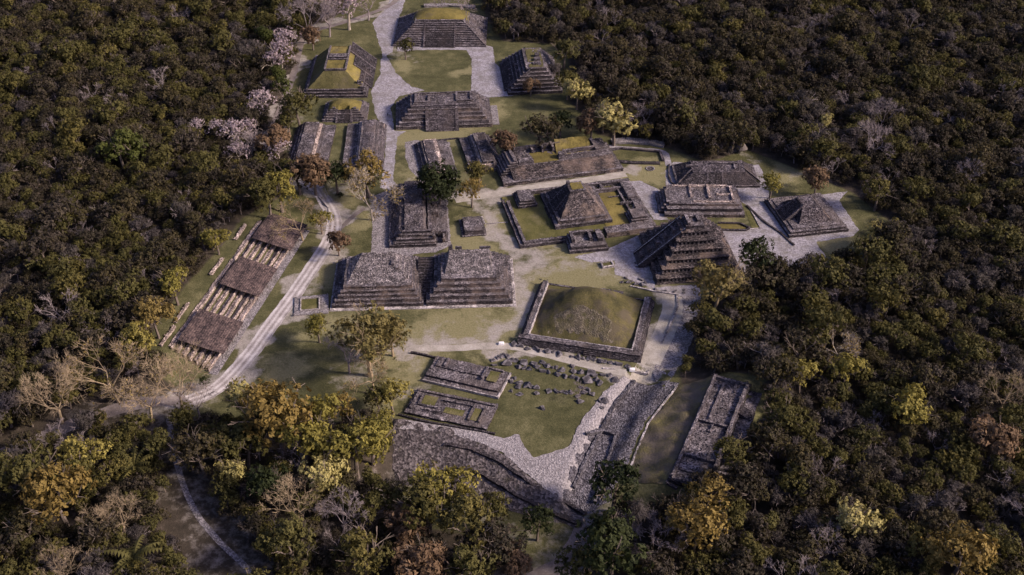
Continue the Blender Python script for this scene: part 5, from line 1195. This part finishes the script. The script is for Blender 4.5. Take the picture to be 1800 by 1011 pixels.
# --- trees that stand out, placed by the middle of their crowns
def stand(px, py, wpx, pr, hh, rr, name, label, group=None, sz=1.0, drop=None):
    """px,py crown middle; wpx crown width in photo pixels; hh,rr height and radius of the stock shape"""
    p = P(px, py, 0); dep = p.y * _c + CAM_H * _s
    sc = 1.22 * (wpx / FPX * dep / 2) / rr
    z = hh * sc * sz * .58; q = P(px, py, z)
    for _ in range(3): q = P(px, py, z + zg1(q.x, q.y))
    q.z = zg1(q.x, q.y)
    TAKEN.append((q.x, q.y, rr * sc * .5))
    return put(name, label, pr, q, sc, group, sz=sz)
TAKEN = []
def pr_leafy(seed, lm, **k):
    k.setdefault('leaves', 3200); k.setdefault('size', .26); return proto(lm + '_tree', seed, lm=lm, **k)
PR = {'round': pr_leafy(1, 'deep', lobes=44, leaves=6500, size=.26, flat=1.0, zf=.5, rr0=(.62, .72)), 'olive': pr_leafy(2, 'olive'), 'olive2': pr_leafy(3, 'olive', gap=.25), 'yellow': pr_leafy(4, 'yellow', gap=.15), 'yellow2': pr_leafy(5, 'yellow', lobes=15), 'pale': pr_leafy(6, 'pale', gap=.3, size=.32),
      'gold': pr_leafy(7, 'gold', lobes=15), 'gold2': pr_leafy(8, 'gold', gap=.35, leaves=2600), 'green': pr_leafy(9, 'green', lobes=14), 'rust': pr_leafy(10, 'rust', size=.34), 'dark': pr_leafy(11, 'forest', lobes=14), 'dark2': pr_leafy(12, 'deep', lobes=12, gap=.1),
      'pink': pr_leafy(13, 'pink', bark='palebark', size=.2, leaves=2400, gap=.35, lobes=13, flat=.8), 'scrub': pr_leafy(14, 'scrub', bark='twigbark', size=.6, thin=.16, leaves=1500),
      'bgold': bare('bare_gold', 15, 10, 'goldbark', 'gold', 380, .22), 'bgold2': bare('bare_gold', 16, 10, 'goldbark', depth=4), 'bpale': bare('bare_pale', 17, 10, 'palebark', 'gold', 600, .3), 'bgrey': bare('bare_grey', 18, 10, 'twigbark'), 'bgrey2': bare('bare_grey', 19, 10, 'twigbark'), 'bolive': bare('bare_olive', 20, 10, 'goldbark', 'olive', 3200, .30), 'golive': pr_leafy(31, 'golive', bark='goldbark', gap=.3, lobes=20, size=.24, leaves=4600, flat=.7, depth=3), 'palm': palm(21), 'palm2': palm(22)}
HR = {k: (9.0, 4.0) for k in PR}
for k in ('bgold', 'bgold2', 'bpale', 'bgrey', 'bgrey2', 'bolive'): HR[k] = (11.5, 5.6)
HR['palm'] = HR['palm2'] = (6.0, 4.0)
def T(px, py, wpx, k, name, label, group=None, sz=1.0): stand(px, py, wpx, PR[k], *HR[k], name, label, group, sz)
T(771, 317, 62, 'round', 'round_tree', 'dense dark green ball shaped tree in the middle of the site')
T(841, 306, 42, 'olive', 'olive_tree', 'olive tree just right of the dense round tree')
T(829, 334, 44, 'gold2', 'golden_tree', 'small golden brown tree on bare earth right of the round tree')
T(952, 228, 56, 'dark', 'dark_tree', 'dark tree on the lawn behind the long platform')
T(985, 214, 38, 'dark2', 'dark_tree', 'smaller dark tree right behind the dark lawn tree')
T(888, 247, 40, 'rust', 'brown_bush', 'brown bush at the back of the middle ball court')
T(1081, 212, 66, 'pale', 'pale_tree', 'big pale yellow tree at the back right of the lawn', sz=.9)
T(1128, 205, 42, 'bgrey', 'bare_tree', 'bare pinkish tree right of the big pale yellow tree')
T(1040, 215, 48, 'rust', 'brown_tree', 'brown tree left of the big pale yellow tree')
T(1357, 322, 38, 'yellow', 'yellow_tree', 'bright yellow green tree beside the right terrace')
T(1437, 313, 42, 'rust', 'brown_bush', 'brown bush at the right forest edge above the square pyramid')
T(645, 300, 66, 'gold2', 'tree_row_tree', 'golden brown tree at the right end of the tree row by the walkway')
T(640, 312, 50, 'dark', 'tree_row_tree', 'dark tree below the ball court, right in the tree row')
T(590, 306, 50, 'dark2', 'tree_row_tree', 'dark tree below the ball court, middle of the tree row')
T(550, 298, 60, 'rust', 'tree_row_tree', 'brown tree below the ball court, left in the tree row')
T(523, 305, 50, 'dark', 'tree_row_tree', 'dark tree at the forest end of the tree row')
T(652, 342, 70, 'bpale', 'pale_sparse_tree', 'sparse golden tree with white trunk left of the long house mound')
T(528, 382, 64, 'bgold', 'sparse_tree', 'sparse golden tree standing over the furthest sheet roof')
T(563, 387, 36, 'yellow2', 'green_tree', 'small yellow green tree at the inside of the road bend')
T(593, 424, 38, 'rust', 'small_tree', 'small brown tree right of the gravel road')
T(558, 574, 44, 'yellow', 'yellow_tree', 'small yellow tree on the lawn in front of the twin pyramids')
T(645, 596, 100, 'golive', 'spreading_tree', 'large half bare golden tree on the lawn below the twin pyramids')
T(688, 590, 56, 'golive', 'spreading_tree', 'small golden tree touching the large half bare golden tree on its right')
T(610, 615, 70, 'bgrey2', 'bare_tree', 'bare grey tree left of the large half bare golden tree')
T(655, 655, 70, 'bgold', 'bare_tree', 'half bare tree below the large half bare golden tree')
T(688, 693, 56, 'yellow', 'yellow_tree', 'yellow green tree left of the nearer low foundation')
T(665, 700, 44, 'olive', 'olive_tree', 'olive tree among the trees left of the low foundations')
T(712, 82, 30, 'olive2', 'plaza_tree', 'small brownish tree at the corner of the far plaza lawn')
T(523, 186, 54, 'olive', 'olive_tree', 'yellowish olive tree left of the small altar platform')
T(487, 128, 30, 'green', 'green_tree', 'fresh green tree by the far left path, upper of two')
T(500, 154, 36, 'green', 'green_tree', 'fresh green tree by the far left path, lower of two')
T(506, 211, 36, 'olive2', 'olive_tree', 'small olive tree just above the left ball court mound')
T(482, 243, 50, 'rust', 'rusty_tree', 'rusty tree left of the left ball court mound')
T(462, 60, 32, 'green', 'green_tree', 'fresh green tree at the top left beside pink blossom')
for x, y, w_, lb in ((505, 70, 42, 'pale pink blossoming tree by the far left path, uppermost'), (492, 92, 44, 'pale pink blossoming tree by the far left path, second from top'), (478, 108, 34, 'small pale pink blossoming tree left of the others by the path'), (458, 178, 40, 'pale pink blossoming tree halfway down the far left path'), (448, 194, 30, 'small pale pink blossoming tree below the halfway one'),
                     (345, 222, 28, 'pale pink blossoming tree in the left forest, leftmost'), (380, 226, 32, 'pale pink blossoming tree in the left forest, second from left'), (408, 230, 40, 'pale pink blossoming tree in the left forest, third from left'), (435, 225, 34, 'pale pink blossoming tree in the left forest, fourth from left'), (418, 268, 36, 'faded pink blossoming tree in the left forest below the others'), (488, 262, 38, 'pale pinkish tree at the lower end of the far left path')):
    T(x, y, w_, 'pink', 'blossom_tree', lb, 'pink blossoming trees')
T(437, 252, 50, 'bgrey', 'bare_tree', 'bare whitish tree among the pink blossom of the left forest')
for x, y, w_, k, lb in ((540, 25, 70, 'bgrey', 'bare grey tree at the top left, behind the far path'), (575, 22, 60, 'bgrey2', 'second bare grey tree behind the far path'), (548, 62, 34, 'rust', 'small brown tree at the bend of the far path'), (610, 8, 56, 'pink', 'greyish pink tree at the very top beside the road'), (645, 0, 50, 'bgrey', 'bare tree at the top edge left of the road'), (775, 3, 40, 'bgrey2', 'bare tree behind the far pyramid'), (815, 8, 36, 'bgrey', 'bare tree behind the far pyramid, right hand one'),
                        (490, 330, 60, 'yellow', 'yellowish tree at the forest edge above the roofed terraces'), (470, 345, 60, 'olive', 'olive tree at the forest edge above the furthest roof'), (505, 300, 40, 'olive', 'olive tree at the forest edge beside the tree row')):
    T(x, y, w_, k, 'edge_tree', lb)
for x, y, w_, k, lb in ((310, 668, 96, 'bgold2', 'bare warm toned tree in front of the nearest roof'), (195, 648, 100, 'bgold', 'bare golden tree in the left wood, upper one'), (252, 690, 96, 'bgold', 'bare golden tree in the left wood beside the dirt track'), (92, 690, 96, 'bgold2', 'bare golden tree at the far left by the dirt track'), (345, 702, 56, 'bgrey2', 'thin bare tree where the gravel road enters the wood'), (175, 920, 60, 'bgold2', 'bare tree in the bottom left wood, left of a pair'), (212, 905, 66, 'bgold2', 'bare tree in the bottom left wood, right of a pair'), (105, 1000, 70, 'bgold2', 'bare tree at the bottom left edge')):
    T(x, y, w_, k, 'bare_tree', lb, 'bare golden trees')
for x, y, w_, k, lb in ((428, 703, 62, 'pale', 'pale yellow tree at the top left of the bottom wood'), (487, 724, 116, 'gold', 'large golden tree at the top of the bottom wood'), (567, 732, 74, 'yellow', 'bright yellow green tree at the top of the bottom wood'), (572, 832, 76, 'pale', 'pale yellow tree in the middle of the bottom wood'), (622, 785, 92, 'yellow2', 'broad yellow green tree at the right of the bottom wood'), (652, 770, 80, 'yellow', 'yellow green tree at the right edge of the bottom wood'),
                        (660, 745, 54, 'yellow2', 'yellow tree below the half bare trees'), (532, 775, 86, 'yellow2', 'olive tree below the large golden tree'), (600, 715, 50, 'gold2', 'golden sparse tree right of the bright yellow green tree'), (405, 830, 50, 'pale', 'dim pale green tree at the left of the bottom wood'), (430, 780, 70, 'olive', 'olive tree at the left of the bottom wood'), (350, 790, 80, 'dark', 'dark green tree beside the cobbled path'), (470, 850, 70, 'dark2', 'deep green tree in the middle of the bottom wood'),
                        (520, 800, 60, 'bgrey', 'bare grey tree in the middle of the bottom wood'), (520, 880, 80, 'bgold2', 'bare pale tree at the lower middle of the bottom wood'), (505, 960, 84, 'olive', 'olive tree at the bottom of the wood'), (640, 970, 90, 'olive2', 'speckled olive tree at the lower right of the bottom wood'), (600, 900, 70, 'bgrey2', 'bare grey tree at the lower right of the bottom wood'), (560, 755, 50, 'bgrey', 'bare grey twiggy tree behind the yellow trees')):
    T(x, y, w_, k, 'wood_tree', lb)
for x, y, w_, k, lb in ((780, 860, 96, 'yellow2', 'yellow green tree at the top of the bottom middle trees'), (752, 895, 90, 'olive', 'olive tree with pale trunk at the bottom middle'), (815, 920, 90, 'olive', 'broad olive tree at the bottom middle'), (720, 920, 70, 'rust', 'brown tree at the left of the bottom middle trees'), (870, 950, 80, 'dark', 'dark tree at the bottom middle'), (865, 895, 60, 'olive2', 'olive tree on the edge of the stony bank'), (945, 918, 58, 'dark2', 'deep green tree standing alone at the bottom of the bank'),
                        (1080, 852, 84, 'dark2', 'deep green tree at the end of the ravine'), (1078, 965, 112, 'dark2', 'large deep green tree beside the wide dirt path'), (830, 990, 80, 'olive2', 'sparse olive tree at the bottom edge'), (905, 985, 60, 'rust', 'brown tree left of the wide dirt path'), (740, 985, 80, 'rust', 'brown shrubby tree at the bottom edge'), (700, 860, 50, 'scrub', 'grey twiggy tree at the left end of the stony bank'), (1160, 940, 70, 'bgrey', 'bare tree at the bottom right of the dirt path'), (1120, 915, 60, 'scrub', 'grey twiggy shrub right of the dirt path')):
    T(x, y, w_, k, 'clearing_tree', lb)
T(1047, 908, 20, 'palm', 'small_palm', 'small palm beside the wide dirt path'); T(232, 988, 80, 'palm', 'palm_tree', 'yellowish palm in the bottom left wood'); T(402, 98, 34, 'palm2', 'palm_tree', 'palm in the upper left forest'); T(70, 470, 44, 'palm2', 'palm_tree', 'pale palm in the left forest, lower one'); T(160, 460, 34, 'palm', 'palm_tree', 'pale palm in the left forest, right hand one'); T(240, 825, 60, 'palm2', 'palm_tree', 'dark palm in the wood left of the cobbled path')
for x, y, w_, k, lb in ((1540, 245, 58, 'bgrey', 'large bare grey tree in the right forest, lower of two'), (1552, 198, 46, 'bgrey2', 'large bare grey tree in the right forest, upper of two'), (1452, 215, 28, 'pale', 'small pale umbrella shaped tree in the right forest'), (1540, 405, 40, 'pale', 'whitish flowering tree at the right edge of the terrace'), (1332, 455, 66, 'dark2', 'dense dark tree in front of the right terrace'), (1262, 500, 80, 'golive', 'brownish gold tree hiding the niche pyramid corner'),
                        (1410, 660, 56, 'yellow', 'bright yellow tree in the right forest'), (1490, 650, 56, 'yellow', 'bright yellow tree in the right forest, right of another'), (1600, 715, 70, 'yellow2', 'yellow green tree in the middle of the right forest'), (1770, 690, 70, 'bgold2', 'bare brownish tree near the right edge'), (1508, 915, 70, 'pale', 'pale yellow flowering tree in the lower right forest'), (1690, 970, 100, 'gold', 'large golden tree at the bottom right'), (1450, 950, 60, 'bgrey', 'bare grey tree in the lower right forest'),
                        (1475, 605, 60, 'bpale', 'pale bare topped tree in the right forest'), (1750, 770, 70, 'rust', 'brown domed tree at the right'), (1225, 920, 90, 'gold', 'golden tree at the bottom right of the clearing'), (1250, 870, 70, 'gold2', 'golden tree in front of the lower right ruin'), (1290, 800, 60, 'olive', 'olive tree right of the lower right ruin'), (1380, 735, 60, 'olive', 'olive tree behind the lower right ruin'), (1700, 300, 46, 'bgrey', 'bare grey tree far right'),
                        (1545, 335, 50, 'olive2', 'olive tree at the upper right clearing edge'), (1385, 195, 34, 'olive', 'flat topped olive tree in the right forest'), (992, 92, 44, 'olive', 'olive tree half hiding the right far pyramid'), (998, 142, 44, 'olive2', 'olive tree right of the right far pyramid'), (1015, 160, 44, 'pale', 'pale slender tree at the back lawn corner'), (933, 150, 26, 'rust', 'brown bush in front of the right far pyramid'), (978, 122, 26, 'scrub', 'grey twiggy tree against the right far pyramid')):
    T(x, y, w_, k, 'forest_edge_tree', lb)
for x, y, w_, k, lb in ((100, 870, 100, 'gold', 'golden brown tree in the bottom left wood'), (60, 840, 90, 'olive', 'olive tree in the bottom left wood'), (150, 800, 70, 'yellow2', 'yellow green tree in the left wood below the track'), (270, 555, 60, 'gold', 'golden tree at the forest edge left of the roofs'), (305, 500, 54, 'yellow2', 'yellow green tree at the forest edge above the nearest roof'), (245, 600, 60, 'yellow2', 'yellow tree at the forest edge low on the left'), (380, 420, 40, 'yellow2', 'yellow green tree at the forest edge beside the middle roof'), (210, 260, 60, 'green', 'green tree in the left forest'), (240, 265, 50, 'green', 'second green tree in the left forest')):
    T(x, y, w_, k, 'left_wood_tree', lb)
T(597, 343, 14, 'dark2', 'small_bush', 'small round dark bush on the lawn by the road bend', sz=.6)
T(1017, 687, 26, 'bgrey', 'dead_bush', 'dead whitish bush between the boulders')
T(360, 672, 20, 'dark2', 'small_bush', 'dark little bush at the end of the gravel road')

# --- the forest itself: the nearest trees one by one, the rest as one mass
tk = np.array(TAKEN)
free = np.ones(len(cand), bool)
for x, y, q in TAKEN: free &= np.hypot(cand[:, 0] - x, cand[:, 1] - y) > max(2.2, q)
cand = cand[free]
order = np.argsort(np.hypot(cand[:, 0], cand[:, 1])); cand = cand[order]
vis = np.abs(cand[:, 0]) < .46 * (cand[:, 1] * _c + CAM_H * _s)
NEAR = 150; near = np.where(vis & (cand[:, 1] > 212))[0][:NEAR]; isn = np.zeros(len(cand), bool); isn[near] = True
zz = zg(cand[:, 0], cand[:, 1])
def pick(x, y):
    n = noise.noise(Vector((x, y, 0)) * .022); u = rg.random()
    left = x < -40
    if u < .10 + .14 * (n > .1) + (.10 if not left else .0): return 'scrub'
    if u > .97: return 'bare'
    if u > (.70 if left else .86) - .14 * (n < -.05) - .18 * (y < 350): return 'olive'
    return 'forest'
KIND = {'scrub': (FS, 'grey twiggy'), 'bare': (FB, 'bare grey'), 'olive': (FY, 'olive yellow'), 'forest': (FP, 'dark leafy')}
stock = [(k, i) for k in KIND for i in range(len(KIND[k][0]))]
fc = bpy.data.collections.new('forest_stock')
for k, i in stock:
    me1, me2 = KIND[k][0][i][:2]
    bm = bmesh.new(); bm.from_mesh(me1); n1 = len(bm.faces); bm.from_mesh(me2)
    bm.faces.ensure_lookup_table()
    for fc_ in bm.faces[n1:]: fc_.material_index = 1
    me = bpy.data.meshes.new('forest_stock'); bm.to_mesh(me); bm.free(); me.materials.append(me1.materials[0]); me.materials.append(me2.materials[0])
    ob = bpy.data.objects.new('stock_%02d' % stock.index((k, i)), me); fc.objects.link(ob)
pts, rot, scl, idx = [], [], [], []
for j, (x, y) in enumerate(cand):
    k = pick(x, y); i = rg.randrange(len(KIND[k][0]))
    s = rg.uniform(.6, 1.2) * (1.55 if rg.random() < .15 else 1.0) * (1 + .3 * noise.noise(Vector((x, y, 9)) * .045)); rz = rg.uniform(0, 6.28)
    if isn[j]:
        px = 900 + FPX * x / (y * _c + CAM_H * _s)
        zone = 'left wood' if px < 640 else ('bottom middle wood' if px < 1150 else 'right forest')
        put('forest_tree', '%s tree in the near %s' % (KIND[k][1], zone), KIND[k][0][i], (x, y, zz[j]), s, '%s trees of the near %s' % (KIND[k][1], zone), rz)
    else:
        pts.append((x, y, zz[j])); rot.append((rg.uniform(-.08, .08), rg.uniform(-.08, .08), rz)); scl.append(s); idx.append(stock.index((k, i)))
# undergrowth filling the gaps
for x, y in cand:
    if rg.random() < .75:
        ux, uy = x + rg.uniform(-3.4, 3.4), y + rg.uniform(-3.4, 3.4); k = 'scrub' if rg.random() < .15 else 'forest'
        pts.append((ux, uy, zg1(ux, uy) - .8)); rot.append((0, 0, rg.uniform(0, 6.28))); scl.append(rg.uniform(.4, .7)); idx.append(stock.index((k, rg.randrange(len(KIND[k][0])))))
me = bpy.data.meshes.new('forest'); me.from_pydata(pts, [], [])
for nm, tp_, dat, key in (('rot', 'FLOAT_VECTOR', np.array(rot).ravel(), 'vector'), ('scl', 'FLOAT', np.array(scl), 'value'), ('idx', 'INT', np.array(idx, np.int32), 'value')):
    me.attributes.new(nm, tp_, 'POINT').data.foreach_set(key, dat)
fo = bpy.data.objects.new('forest', me); COL.objects.link(fo); fo['kind'] = 'stuff'; fo['label'] = 'dense tropical forest surrounding the ruins'
ng = bpy.data.node_groups.new('forest_scatter', 'GeometryNodeTree')
ng.interface.new_socket('Geometry', in_out='INPUT', socket_type='NodeSocketGeometry'); ng.interface.new_socket('Geometry', in_out='OUTPUT', socket_type='NodeSocketGeometry')
gi, go = ng.nodes.new('NodeGroupInput'), ng.nodes.new('NodeGroupOutput')
ip = ng.nodes.new('GeometryNodeInstanceOnPoints'); ci = ng.nodes.new('GeometryNodeCollectionInfo')
ci.inputs['Collection'].default_value = fc; ci.inputs['Separate Children'].default_value = True; ci.inputs['Reset Children'].default_value = True
ip.inputs['Pick Instance'].default_value = True
def na(n, t):
    a = ng.nodes.new('GeometryNodeInputNamedAttribute'); a.data_type = t; a.inputs['Name'].default_value = n; return a.outputs[0]
lk = ng.links.new
lk(gi.outputs[0], ip.inputs['Points']); lk(ci.outputs[0], ip.inputs['Instance']); lk(na('idx', 'INT'), ip.inputs['Instance Index']); lk(na('scl', 'FLOAT'), ip.inputs['Scale'])
e2r = ng.nodes.new('FunctionNodeEulerToRotation'); lk(na('rot', 'FLOAT_VECTOR'), e2r.inputs[0]); lk(e2r.outputs[0], ip.inputs['Rotation'])
lk(ip.outputs[0], go.inputs[0])
fo.modifiers.new('scatter', 'NODES').node_group = ng
